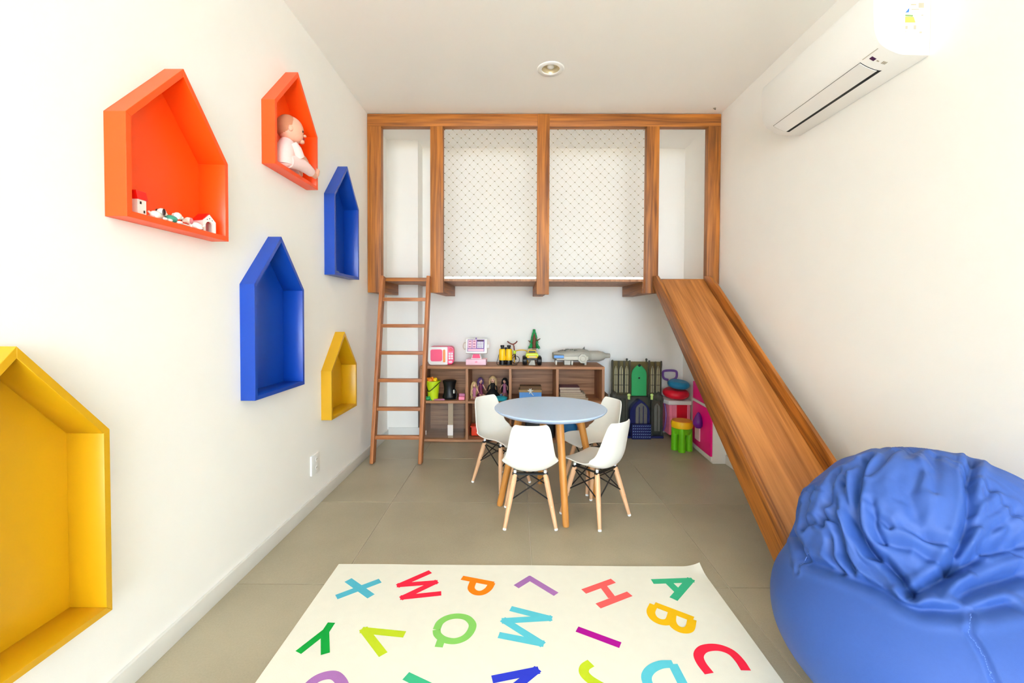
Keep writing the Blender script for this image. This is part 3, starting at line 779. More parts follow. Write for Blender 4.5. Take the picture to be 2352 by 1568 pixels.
def bag():
    def sdf(P):
        def ell(c, r, n):
            q = np.abs((P - np.array(c)) / np.array(r))
            return (((q ** n).sum(-1)) ** (1 / n) - 1) * min(r)
        a = ell((.03, .02, .265), (.43, .42, .275), 2.1)
        b = ell((.075, .13, .47), (.36, .25, .292), 2.1)
        k = .05
        h = np.clip(.5 + .5 * (b - a) / k, 0, 1)
        return b * (1 - h) + a * h - k * h * (1 - h)
    NU, NV = 520, 300
    O = np.array([.01, .05, .33])
    u = np.linspace(0, 2 * np.pi, NU, endpoint=False)
    v = np.linspace(0.004, np.pi - 0.004, NV)
    U, V = np.meshgrid(u, v)
    D = np.stack([np.cos(U) * np.sin(V), np.sin(U) * np.sin(V), np.cos(V)], -1).reshape(-1, 3)
    lo, hi = np.zeros(len(D)), np.ones(len(D))
    for _ in range(30):
        m = (lo + hi) / 2; f = sdf(O + D * m[:, None])
        lo = np.where(f < 0, m, lo); hi = np.where(f < 0, hi, m)
    P = O + D * lo[:, None]
    # wrinkled region: everything behind the front groove and above the belly
    def polydist(P, pts):
        best = np.full(len(P), 9.0)
        for a, b in zip(pts[:-1], pts[1:]):
            a, b = np.array(a), np.array(b); ab = b - a
            t = np.clip(((P - a) @ ab) / max(ab @ ab, 1e-9), 0, 1)
            best = np.minimum(best, np.linalg.norm(P - (a + t[:, None] * ab), axis=1))
        return best
    gx = np.array([p[0] for p in CREASES[5][2]]); gy = np.array([p[1] for p in CREASES[5][2]])
    od = np.argsort(gx); gl = np.interp(P[:, 0], gx[od], gy[od])
    reg = np.clip((P[:, 1] - gl + 0.02) / 0.07, 0, 1) * np.clip((P[:, 2] - 0.36) / 0.12, 0, 1)
    disp = np.zeros(len(P))
    # soft puff between creases, folds as ridged noise stretched down the cloth
    ap = np.array([0.08, 0.20, 0.80])
    sel = np.where(reg > 0.01)[0]
    for i in sel:
        p = Vector(P[i]); q = p - Vector(ap)
        an = math.atan2(q.x, -q.z - q.y * 0.6)
        r_ = q.length
        wv = noise.noise(Vector((p.x * 4, p.y * 4, p.z * 4))) * 0.5
        a1 = noise.noise(Vector((an * 3.6 + wv, r_ * 1.3, 1.7)))
        a2 = noise.noise(Vector((an * 9 + wv * 1.6, r_ * 2.4, 8.1)))
        a3 = noise.noise(Vector((p.x * 9, p.y * 9, p.z * 9)))
        disp[i] += reg[i] * (0.012 * (0.45 - abs(a1)) + 0.006 * (0.35 - abs(a2)) + 0.007 * a3)
    for d, w, pts in CREASES:
        dd = polydist(P, pts)
        disp -= d * np.exp(-(dd / w) ** 2) - 0.28 * d * np.exp(-((dd - 2.1 * w) / (1.1 * w)) ** 2)
    # stitched seams on the taut front
    seams = [[(-0.12, -0.20, 0.478), (-0.162, -0.235, 0.455), (-0.162, -0.249, 0.447), (-0.166, -0.271, 0.43), (-0.172, -0.291, 0.41), (-0.175, -0.303, 0.396), (-0.18, -0.36, 0.30)],
             [(-0.344, 0.087, 0.403), (-0.328, 0.103, 0.418), (-0.304, 0.103, 0.455)]]
    for s_ in seams:
        dd = polydist(P, s_); disp -= 0.006 * np.exp(-(dd / 0.006) ** 2) - 0.003 * np.exp(-((dd - 0.012) / 0.006) ** 2)
    # big slow lumps everywhere
    for i in range(len(P)):
        p = P[i]; disp[i] += 0.008 * noise.noise(Vector((p[0] * 4, p[1] * 4, p[2] * 4 + 5)))
    P = P + D * disp[:, None]
    P[:, 2] = np.maximum(P[:, 2], 0.001)
    idx = np.arange(NU * NV).reshape(NV, NU)
    F_ = np.stack([idx[:-1], idx[1:], np.roll(idx, -1, 1)[1:], np.roll(idx, -1, 1)[:-1]], -1).reshape(-1, 4)
    faces = [tuple(map(int, q)) for q in F_] + [tuple(map(int, idx[0])), tuple(map(int, idx[-1][::-1]))]
    me = bpy.data.meshes.new('bag_cover')
    me.from_pydata([tuple(map(float, p)) for p in P], [], faces)
    me.polygons.foreach_set('use_smooth', [True] * len(me.polygons))
    t = thing('bean_bag', 'big slumped blue fabric bean bag at the foot of the slide', 'bean bag', (1.215, 1.235, 0))
    link('bag_cover', me, 'bag_fabric', t)
    # raised seam piping along the panel joins, laid on the finished cloth
    from mathutils.kdtree import KDTree
    kd = KDTree(len(P))
    for i, p in enumerate(P): kd.insert(p, i)
    kd.balance()
    st = MB()
    for s_ in seams:
        pts = [Vector(p) for p in crom(s_, 8)]
        on_ = [kd.find(p)[0] for p in pts]
        for a, b in zip(on_[:-1:1], on_[1::1]):
            if (a - b).length > 0.001: st.tube([a + (b - a) * 0.1, a + (b - a) * 0.75], 0.0010, 5)
    part('seam_stitching', st, 'bag_seam', t)
bag()
# ------------------------------------------------------------------ toys: materials
mat('hot_pink', (238, 50, 110), 0.35, 0.03, 30)
mat('magenta', (255, 0, 140), 0.35, 0.03, 20)
mat('pale_pink', (250, 206, 222), 0.45, 0.05, 30)
mat('soft_pink', (250, 140, 170), 0.45, 0.04, 30)
mat('toy_red', (226, 14, 46), 0.35, 0.04, 30)
mat('toy_orange', (255, 138, 30), 0.4, 0.03, 30)
mat('toy_yellow', (255, 204, 14), 0.4, 0.03, 30)
mat('stool_orange', (232, 150, 30), 0.5, 0.05, 30)
mat('toy_green', (104, 196, 12), 0.4, 0.05, 20)
mat('lime_plastic', (198, 226, 24), 0.4, 0.04, 20)
mat('tree_green', (20, 150, 78), 0.35, 0.12, 30)
mat('tree_brown', (116, 62, 34), 0.5, 0.1, 30)
mat('toy_purple', (108, 26, 150), 0.35, 0.05, 30)
mat('violet_grip', (124, 84, 170), 0.45, 0.05, 30)
mat('toy_blue', (22, 134, 188), 0.3, 0.04, 30)
mat('teal_pot', (34, 178, 206), 0.35, 0.04, 30)
mat('box_blue', (84, 150, 226), 0.6, 0.04, 30)
mat('box_brown', (104, 74, 46), 0.7, 0.08, 30)
mat('box_tan', (160, 130, 86), 0.7, 0.08, 30)
mat('ship_grey', (176, 174, 162), 0.5, 0.07, 60)
mat('ship_light', (206, 204, 190), 0.5, 0.05, 60)
mat('ship_dark', (110, 108, 98), 0.6, 0.08, 60)
mat('ship_blue', (60, 140, 220), 0.3, 0.06, 60)
mat('skin_doll', (232, 184, 158), 0.5, 0.04, 40)
mat('baby_skin', (226, 166, 142), 0.5, 0.03, 40)
mat('baby_cloth', (238, 206, 202), 0.9, 0.03, 60, 0.15, 500)
mat('baby_hair', (190, 126, 94), 0.8, 0.08, 80)
mat('lip_red', (160, 50, 44), 0.5, 0.05, 40)
mat('hair_blonde', (206, 174, 124), 0.6, 0.12, 120)
mat('hair_purple', (110, 76, 124), 0.6, 0.15, 120)
mat('dress_wine', (130, 46, 86), 0.6, 0.1, 60)
mat('dress_blue', (110, 140, 186), 0.6, 0.1, 60)
mat('dress_mauve', (190, 116, 150), 0.6, 0.1, 60)
mat('black_cloth', (12, 10, 12), 0.8, 0.1, 60)
mat('handlebar_brown', (130, 62, 48), 0.5, 0.1, 60)
mat('basin_red', (240, 62, 24), 0.35, 0.04, 30)
mat('bag_blue', (20, 104, 166), 0.6, 0.12, 30, 0.2, 60)
mat('smoke_plastic', (128, 116, 76), 0.2, 0.08, 30, alpha=0.55, trans=(214, 208, 180))
mat('smoke_light', (196, 188, 152), 0.2, 0.06, 30, alpha=0.75, trans=(236, 232, 214))
mat('smoke_dark', (104, 104, 92), 0.2, 0.1, 30, alpha=0.5, trans=(170, 174, 170))
mat('smoke_grey', (122, 122, 116), 0.2, 0.1, 30, alpha=0.8, trans=(200, 200, 200))
mat('navy_plastic', (40, 44, 100), 0.25, 0.08, 30, alpha=0.82, trans=(120, 130, 190))
mat('castle_green', (46, 166, 96), 0.35, 0.06, 60)
mat('lantern_glass', (206, 232, 140), 0.25, 0.05, 30)
mat('clear_plastic', (206, 196, 184), 0.15, 0.03, 30, alpha=0.06)
mat('label_white', (240, 228, 220), 0.6, 0.03, 30)
mat('strap_tan', (170, 148, 122), 0.6, 0.06, 30)
mat('paper', (206, 190, 168), 0.8, 0.1, 60)
mat('paper_tan', (178, 152, 122), 0.8, 0.1, 60)
mat('cover_maroon', (118, 74, 84), 0.6, 0.08, 40)
mat('ribbon', (240, 244, 240), 0.5, 0.03, 40)
mat('figurine_white', (244, 238, 230), 0.4, 0.03, 40)
mat('roof_red', (236, 20, 10), 0.4, 0.04, 40)
mat('figurine_teal', (60, 150, 130), 0.4, 0.06, 40)
mat('figurine_tan', (196, 150, 120), 0.5, 0.06, 40)
mat('dark_brown', (60, 26, 20), 0.5, 0.1, 40)
mat('figurine_grey', (96, 116, 130), 0.5, 0.08, 40)
mat('inner_pink', (206, 120, 124), 0.6, 0.04, 40)

# ------------------------------------------------------------------ toys on top of the shelf
Z0 = ST
def rbox(x0, x1, z0, z1, r, n=5):
    P = []
    for (cx, cz, a) in ((x1 - r, z1 - r, 0), (x0 + r, z1 - r, 90), (x0 + r, z0 + r, 180), (x1 - r, z0 + r, 270)):
        for k in range(n + 1):
            t = math.radians(a + 90 * k / n); P.append((cx + r * math.cos(t), cz + r * math.sin(t)))
    return P
t = thing('toy_microwave', 'pink and white toy microwave with an orange door handle on the shelf', 'toy microwave', (-0.693, 4.075, Z0), math.radians(4))
part('casing', MB().prism(rbox(-0.117, 0.117, 0.004, 0.172, 0.034), 'y', 0.012, 0.15), 'hot_pink', t, 0.003, 2)
dr = part('door', MB().prism(rbox(-0.119, 0.062, 0.003, 0.170, 0.030)[6:18] + [(0.060, 0.003), (0.060, 0.170)], 'y', -0.006, 0.014), 'white_plastic', t, 0.003, 2)
part('window', MB().prism(rbox(-0.098, 0.012, 0.036, 0.148, 0.018), 'y', -0.0085, 0), 'hot_pink', dr, 0.001)
part('handle', MB().prism(rbox(0.020, 0.040, 0.028, 0.146, 0.008), 'y', -0.020, -0.004), 'toy_orange', dr, 0.002, 2)
for i in range(2):
    for j in range(3):
        part('button', MB().prism(rbox(0.070 + i * 0.022, 0.087 + i * 0.022, 0.052 + j * 0.023, 0.069 + j * 0.023, 0.003), 'y', 0.006, 0.014), 'white_plastic', t, 0.001)
part('start_button', MB().prism(rbox(0.068, 0.104, 0.018, 0.040, 0.010), 'y', 0.006, 0.014), 'pale_pink', t, 0.001)
part('dial', MB().lathe([(0, 0.004), (0.014, 0.004), (0.016, 0.008), (0.016, 0.014)], 20, (0.088, 0, 0.142), 'y'), 'toy_red', t)

t = thing('toy_cash_register', 'pale pink toy cash register with a tilted screen and keypad', 'toy cash register', (-0.367, 4.08, Z0), math.radians(-2))
part('drawer_base', MB().box((0, 0.07, 0.028), (0.190, 0.14, 0.054)), 'pale_pink', t, 0.004, 2)
part('drawer_print', MB().prism([(0.0, 0.020), (0.018, 0.028), (0.008, 0.040), (-0.012, 0.030)], 'y', -0.0012, 0.001), 'soft_pink', t)
part('neck', MB().prism([(-0.052, 0.054), (0.052, 0.054), (0.034, 0.10), (-0.034, 0.10)], 'y', 0.035, 0.10), 'white_plastic', t, 0.003)
part('neck_front', MB().prism([(-0.040, 0.062), (0.040, 0.062), (0.030, 0.10), (-0.030, 0.10)], 'y', 0.030, 0.04), 'hot_pink', t, 0.001)
Rt = Matrix.Rotation(math.radians(-14), 3, 'X')
def tb_(mb, c, d): return mb.box(Rt @ Vector(c) + Vector((0.0, 0.06, 0.172)), d, Rt)
s_ = part('screen_body', tb_(MB(), (0, 0, 0), (0.205, 0.045, 0.140)), 'white_plastic', t, 0.008, 2)
part('menu_panel', tb_(MB(), (-0.004, -0.0230, 0.004), (0.160, 0.002, 0.116)), 'violet_grip', s_)
bb = MB(); tb_(bb, (-0.004, -0.0240, -0.040), (0.150, 0.002, 0.024)); tb_(bb, (-0.062, -0.0240, 0.018), (0.036, 0.002, 0.080)); tb_(bb, (-0.020, -0.0240, 0.018), (0.038, 0.002, 0.080))
part('print_panels', bb, 'pale_pink', s_)
gx_ = MB()
for i, a in enumerate((-0.062, -0.020)):
    for j in range(3): tb_(gx_, (a, -0.0248, 0.044 - j * 0.026), (0.022, 0.002, 0.010))
part('print_icons', gx_, 'dress_mauve', s_)
for i in range(4):
    for j in range(4): part('key', tb_(MB(), (0.014 + i * 0.0155, -0.0245, 0.034 - j * 0.0155), (0.0125, 0.004, 0.0125)), 'white_plastic', s_)
part('display_bar', tb_(MB(), (0.037, -0.0245, 0.051), (0.060, 0.003, 0.010)), 'dark_brown', s_)
part('scanner_cord', MB().tube([tuple(p) for p in crom([(-0.104, 0.06, 0.21), (-0.122, 0.06, 0.20), (-0.128, 0.06, 0.17), (-0.118, 0.06, 0.145), (-0.104, 0.06, 0.15)], 5)], 0.0035, 6), 'paper', t)
part('card_slot', tb_(MB(), (0.110, 0, 0.0), (0.018, 0.03, 0.035)), 'white_plastic', t, 0.003)
part('aerial_knob', MB().ball((-0.005, 0.06, 0.248), 0.008, 10, 8), 'violet_grip', t)

t = thing('toy_binoculars', 'yellow and black toy binoculars standing upright on the shelf', 'binoculars', (-0.088, 4.09, Z0))
for sx in (-0.031, 0.031):
    part('barrel', MB().lathe([(0, 0.045), (0.031, 0.045), (0.033, 0.055), (0.031, 0.14), (0.026, 0.152), (0, 0.152)], 24, (sx, 0.03, 0)), 'toy_yellow', t)
    part('objective', MB().lathe([(0, 0.001), (0.030, 0.001), (0.031, 0.006), (0.029, 0.046), (0, 0.046)], 24, (sx, 0.03, 0)), 'black_plastic', t)
    part('eyepiece', MB().lathe([(0.018, 0.150), (0.014, 0.160), (0.015, 0.168), (0.018, 0.170), (0.018, 0.186), (0, 0.186)], 20, (sx, 0.03, 0)), 'black_plastic', t)
part('bridge', MB().box((0, 0.03, 0.11), (0.022, 0.026, 0.055)).lathe([(0, 0.135), (0.012, 0.135), (0.013, 0.165), (0, 0.165)], 14, (0, 0.03, 0)), 'black_plastic', t, 0.002)
part('strap', MB().tube([tuple(p) for p in crom([(-0.062, 0.03, 0.10), (-0.072, 0.03, 0.06), (-0.082, 0.02, 0.02), (-0.070, 0.0, 0.004), (0, -0.012, 0.003), (0.07, -0.008, 0.003), (0.11, 0.02, 0.004)], 5)], 0.003, 6), 'black_plastic', t)

t = thing('toy_bicycle', 'small toy bicycle with brown handlebars behind the yellow binoculars', 'toy bicycle', (0.0, 4.21, Z0))
part('wheel', MB().tube([(0.008 + 0.036 * math.cos(a), 0.02 * math.cos(a), 0.038 + 0.036 * math.sin(a)) for a in [2 * PI * k / 28 for k in range(28)]], 0.003, 6, closed=True), 'black_plastic', t)
part('spokes', MB().tube([(-0.026, -0.019, 0.038), (0.042, 0.019, 0.038)], 0.001, 4).tube([(0.008, 0, 0.004), (0.008, 0, 0.072)], 0.001, 4), 'ship_light', t)
part('fork', MB().tube([(0.008, -0.006, 0.04), (0.002, -0.01, 0.09), (-0.004, -0.01, 0.125)], 0.006, 8), 'black_plastic', t)
part('head_tube', MB().tube([(-0.002, -0.012, 0.098), (-0.006, -0.012, 0.130)], 0.014, 10), 'lime_plastic', t)
part('stem', MB().tube([(-0.006, -0.012, 0.13), (-0.010, -0.012, 0.17), (-0.018, -0.012, 0.192)], 0.006, 8), 'handlebar_brown', t)
part('handlebars', MB().tube([tuple(p) for p in crom([(-0.074, -0.012, 0.218), (-0.050, -0.012, 0.200), (-0.020, -0.016, 0.190), (0.006, -0.012, 0.202), (0.022, -0.012, 0.220)], 5)], 0.006, 8), 'handlebar_brown', t)
part('kickstand', MB().tube([(-0.02, 0.02, 0.05), (-0.045, 0.055, 0.003)], 0.003, 6), 'ship_dark', t)
part('frame_tube', MB().tube([(-0.004, -0.012, 0.11), (-0.030, 0.03, 0.06), (-0.02, 0.02, 0.05)], 0.004, 6), 'black_plastic', t)

t = thing('toy_truck', 'yellow toy monster truck with big black tyres facing the room', 'toy truck', (0.162, 4.09, Z0))
part('cab_body', MB().prism([(-0.058, 0.078), (0.058, 0.078), (0.060, 0.096), (0.052, 0.112), (-0.052, 0.112), (-0.060, 0.096)], 'y', -0.005, 0.10), 'lime_plastic', t, 0.004, 2)
part('bonnet', MB().prism([(-0.050, 0.070), (0.050, 0.070), (0.046, 0.092), (-0.046, 0.092)], 'y', -0.022, 0.0), 'toy_yellow', t, 0.004, 2)
cb = part('cabin', MB().prism([(-0.042, 0.112), (0.042, 0.112), (0.034, 0.140), (-0.034, 0.140)], 'y', 0.02, 0.09), 'toy_yellow', t, 0.003, 2)
part('windscreen', MB().prism([(-0.036, 0.116), (0.036, 0.116), (0.030, 0.134), (-0.030, 0.134)], 'y', 0.0175, 0.022), 'black_plastic', cb)
part('grille', MB().box((0, -0.023, 0.082), (0.060, 0.004, 0.010)), 'ship_light', t, 0.001)
part('chassis', MB().prism([(-0.052, 0.050), (0.052, 0.050), (0.058, 0.075), (-0.058, 0.075)], 'y', -0.012, 0.11), 'black_plastic', t, 0.003)
part('skid_plate', MB().prism([(-0.036, 0.002), (0.030, 0.002), (0.024, 0.048), (-0.010, 0.050)], 'y', -0.014, 0.02), 'ship_grey', t, 0.003)
part('roll_bar', MB().tube([(-0.044, 0.10, 0.11), (-0.04, 0.10, 0.145), (0.04, 0.10, 0.145), (0.044, 0.10, 0.11)], 0.004, 8), 'paper', t)
for sx in (-0.068, 0.068):
    for y in (0.008, 0.085):
        w_ = part('wheel', MB().lathe([(0.012, -0.019), (0.034, -0.021), (0.041, -0.014), (0.042, 0), (0.041, 0.014), (0.034, 0.021), (0.012, 0.019)], 24, (sx, y, 0.0425), 'x'), 'black_plastic', t)
        part('hub', MB().lathe([(0, -0.022), (0.013, -0.021), (0.015, 0), (0.013, 0.021), (0, 0.022)], 14, (sx, y, 0.0425), 'x'), 'ship_dark', w_)

t = thing('toy_tree', 'green plastic toy fir tree with a brown trunk behind the yellow truck', 'toy tree', (0.188, 4.285, Z0))
part('trunk', MB().lathe([(0.018, 0.0), (0.017, 0.10), (0.020, 0.12), (0.015, 0.20), (0.016, 0.23), (0.010, 0.27), (0.0, 0.30)], 12, (0, -0.030, 0)), 'tree_brown', t)
part('base_plate', MB().lathe([(0, 0), (0.045, 0), (0.045, 0.006), (0, 0.006)], 20), 'tree_brown', t)
for (zb, zt2, r) in ((0.150, 0.225, 0.064), (0.205, 0.275, 0.046), (0.255, 0.332, 0.032)):
    v_ = []; n_ = 12
    mb = MB()
    for k in range(6):
        a = PI * k / 3 + zb * 9
        if abs(math.sin(a)) > 0.95 and math.sin(a) < 0: continue
        c_, s2 = math.cos(a), math.sin(a); px_, py_ = -s2, c_
        P_ = [(0.010 * c_, 0.010 * s2, zt2)] + [(r * f_ * c_, r * f_ * s2, z_) for f_, z_ in ((0.45, zb + (zt2 - zb) * .62), (0.62, zb + (zt2 - zb) * .55), (0.75, zb + (zt2 - zb) * .25), (0.86, zb + (zt2 - zb) * .2), (1.0, zb - 0.012), (0.72, zb + 0.006), (0.55, zb - 0.006), (0.3, zb + 0.012))]
        V1 = [(x + px_ * 0.007, y + py_ * 0.007, z) for x, y, z in P_] + [(x - px_ * 0.007, y - py_ * 0.007, z) for x, y, z in P_]
        m_ = len(P_)
        mb.raw(V1, [tuple(range(m_)), tuple(range(2 * m_ - 1, m_ - 1, -1))] + [(j, j + m_, (j + 1) % m_ + m_, (j + 1) % m_) for j in range(m_)])
    mb.lathe([(0.022, zb), (0.020, zb + (zt2 - zb) * .5), (0, zt2 + 0.004)], 10)
    part('foliage_tier', mb, 'tree_green', t, smooth=False)
for (a, b) in (((0.01, -0.012, 0.215), (0.060, -0.03, 0.243)), ((-0.01, -0.012, 0.195), (-0.058, -0.03, 0.222)), ((0.01, -0.012, 0.235), (0.03, -0.02, 0.25))):
    part('branch', MB().tube([a, ((a[0] * .4 + b[0] * .6), a[1] * .4 + b[1] * .6, a[2] * .5 + b[2] * .5), b], [0.006, 0.0055, 0.003], 8), 'tree_brown', t)

ta = part('toy_arch', MB().tube([tuple(p) for p in crom([(-0.065, 0, 0.0), (-0.064, 0, 0.08), (-0.05, 0, 0.112), (0, 0, 0.122), (0.05, 0, 0.116), (0.064, 0, 0.08), (0.065, 0, 0.0)], 6)], 0.005, 8), 'toy_yellow')
ta.location = (0.060, 4.33, Z0 + 0.001)
tag(ta, 'thin yellow toy hoop standing at the wall between bicycle and tree', 'toy hoop')

# a plain, generic toy spacecraft of the same size and greys
t = thing('toy_spaceship', 'grey plastic toy spaceship overhanging the end of the shelf top', 'toy spaceship', (0.62, 4.12, Z0))
def hull(st, n=20):
    mb = MB(); V = []; k = len(st)
    for (x, zc, ry, rz, yc) in st:
        for j in range(n):
            a = 2 * PI * j / n
            c_, s2 = math.cos(a), math.sin(a)
            V.append((x, yc + ry * math.copysign(abs(c_) ** .7, c_), zc + rz * math.copysign(abs(s2) ** .8, s2)))
    F_ = [(i * n + j, i * n + (j + 1) % n, (i + 1) * n + (j + 1) % n, (i + 1) * n + j) for i in range(k - 1) for j in range(n)]
    F_ += [tuple(reversed(range(n))), tuple((k - 1) * n + j for j in range(n))]
    return mb.raw(V, F_)
part('hull', hull([(-0.255, 0.082, 0.085, 0.030, .07), (-0.20, 0.084, 0.10, 0.044, .07), (-0.10, 0.090, 0.115, 0.055, .07), (0.0, 0.092, 0.115, 0.058, .07), (0.06, 0.088, 0.10, 0.056, .07), (0.085, 0.086, 0.08, 0.050, .07)]), 'ship_grey', t)
part('nose', hull([(0.078, 0.084, 0.060, 0.044, .05), (0.10, 0.082, 0.075, 0.050, .05), (0.18, 0.082, 0.072, 0.050, .05), (0.225, 0.084, 0.050, 0.038, .05), (0.245, 0.086, 0.030, 0.024, .05), (0.287, 0.086, 0.024, 0.021, .05), (0.290, 0.086, 0.020, 0.018, .05)]), 'ship_grey', t, angle=30)
part('skirt_band', MB().box((-0.08, -0.035, 0.070), (0.30, 0.03, 0.036)), 'ship_light', t, 0.003)
eg = part('engine_strip', MB().box((-0.208, -0.036, 0.084), (0.090, 0.036, 0.026)), 'ship_blue', t, 0.002)
part('engine_rim', MB().box((-0.208, -0.037, 0.099), (0.094, 0.038, 0.005)).box((-0.208, -0.037, 0.068), (0.094, 0.038, 0.005)), 'ship_dark', eg)
hp = part('side_hatch', MB().lathe([(0, -0.064), (0.026, -0.064), (0.030, -0.058), (0.044, -0.056), (0.046, -0.05), (0.046, 0.0)], 8, (0.015, 0, 0.066), 'y', Matrix.Rotation(math.radians(22.5), 3, 'Y')), 'ship_light', t, smooth=False)
part('hatch_lid', MB().lathe([(0, -0.068), (0.020, -0.068), (0.027, -0.063)], 20, (0.015, 0, 0.066), 'y'), 'ship_light', hp)
part('tail_fin', MB().prism([(0.020, 0.138), (0.052, 0.138), (0.048, 0.172)], 'y', 0.06, 0.066), 'ship_dark', t)
dk = MB()
rr = random.Random(5)
for k in range(12):
    x = -0.20 + k * 0.018; dk.box((x, rr.uniform(-.01, .06), 0.128 + 0.016 * math.sin((k) / 12 * PI)), (rr.uniform(.008, .02), 0.03, 0.012))
part('deck_details', dk, 'ship_dark', t, 0.001)
for (x0, x1) in ((-0.235, -0.222), (-0.150, -0.095), (-0.086, -0.070), (0.040, 0.058)):
    part('landing_foot', MB().prism([(x0, 0.001), (x1, 0.001), (x1 + 0.003, 0.045), (x0 - 0.003, 0.045)], 'y', 0.0, 0.10), 'ship_light', t, 0.002)

# ------------------------------------------------------------------ toys inside the cubes
ZM = 0.385
t = thing('toy_bucket', 'lime green toy bucket with soft toys in the cube beside the ladder', 'bucket', (-0.765, 4.06, ZM), 0)
bk = part('bucket_body', MB().lathe([(0, 0.001), (0.045, 0.001), (0.062, 0.165), (0.070, 0.168), (0.070, 0.176), (0.058, 0.176), (0.042, 0.008), (0, 0.008)], 28), 'lime_plastic', t)
part('bucket_handle', MB().tube([tuple(p) for p in crom([(0.066, -0.01, 0.168), (0.03, -0.070, 0.13), (-0.03, -0.076, 0.09), (-0.066, -0.02, 0.168)], 6)], 0.004, 6), 'black_plastic', t)
sp = thing('soft_toy', 'orange plush toy poking out of the lime green bucket', 'soft toy', (-0.790, 4.05, ZM + 0.155))
part('plush_body', MB().ball((0, 0, 0.02), (0.03, 0.03, 0.035), 14, 10).ball((-0.02, 0, 0.04), 0.012, 8, 6).ball((0.02, 0, 0.045), 0.012, 8, 6), 'toy_orange', sp)
sp2 = part('toy_ball', MB().ball((0, 0, 0), 0.022, 16, 10).ball((0.012, -0.012, 0.012), 0.011, 8, 6), 'toy_yellow', loc=(-0.747, 4.06, ZM + 0.182)); tag(sp2, 'pale yellow toy sitting at the rim of the lime bucket', 'toy')
t = thing('black_tub', 'tall flared black plastic tub in the cube beside the ladder', 'tub', (-0.617, 4.10, ZM))
part('tub_body', MB().lathe([(0, 0.001), (0.062, 0.001), (0.068, 0.02), (0.056, 0.05), (0.052, 0.10), (0.058, 0.14), (0.066, 0.168), (0.060, 0.174), (0, 0.172)], 28), 'black_plastic', t)
part('tub_clip', MB().box((0.048, -0.05, 0.075), (0.014, 0.012, 0.034)), 'ship_light', t, 0.002)
part('tub_handle', MB().tube([tuple(p) for p in crom([(0.055, -0.03, 0.10), (0.075, -0.05, 0.06), (0.07, -0.06, 0.02), (0.06, -0.055, 0.005)], 5)], 0.004, 6), 'black_plastic', t)
t = thing('pink_box', 'small pink toy box at the foot of the black tub', 'toy box', (-0.494, 4.05, ZM))
part('box_body', MB().box((0, 0, 0.016), (0.056, 0.05, 0.030)), 'soft_pink', t, 0.003); part('box_lid', MB().box((0, 0.012, 0.044), (0.056, 0.028, 0.026)), 'dress_mauve', t, 0.003)
o = part('toy_comb', MB().prism([(-0.05, 0.0), (0.05, 0.0), (0.042, 0.022), (-0.03, 0.026)], 'z', 0.0, 0.010).box((-0.062, 0.012, 0.005), (0.03, 0.018, 0.010)), 'dress_mauve', loc=(-0.700, 4.015, ZM + 0.001)); tag(o, 'flat dusty pink toy lying between the green bucket and black tub', 'toy')
o = part('toy_frog', MB().ball((0, 0, 0.018), (0.028, 0.024, 0.018), 14, 10).ball((0.016, -0.016, 0.034), 0.009, 8, 6).ball((-0.012, -0.018, 0.034), 0.009, 8, 6).ball((0.028, -0.016, 0.006), (0.012, 0.01, 0.006), 8, 6), 'castle_green', loc=(-0.805, 4.015, ZM)); tag(o, 'small green toy animal beside the foot of the lime bucket', 'toy')
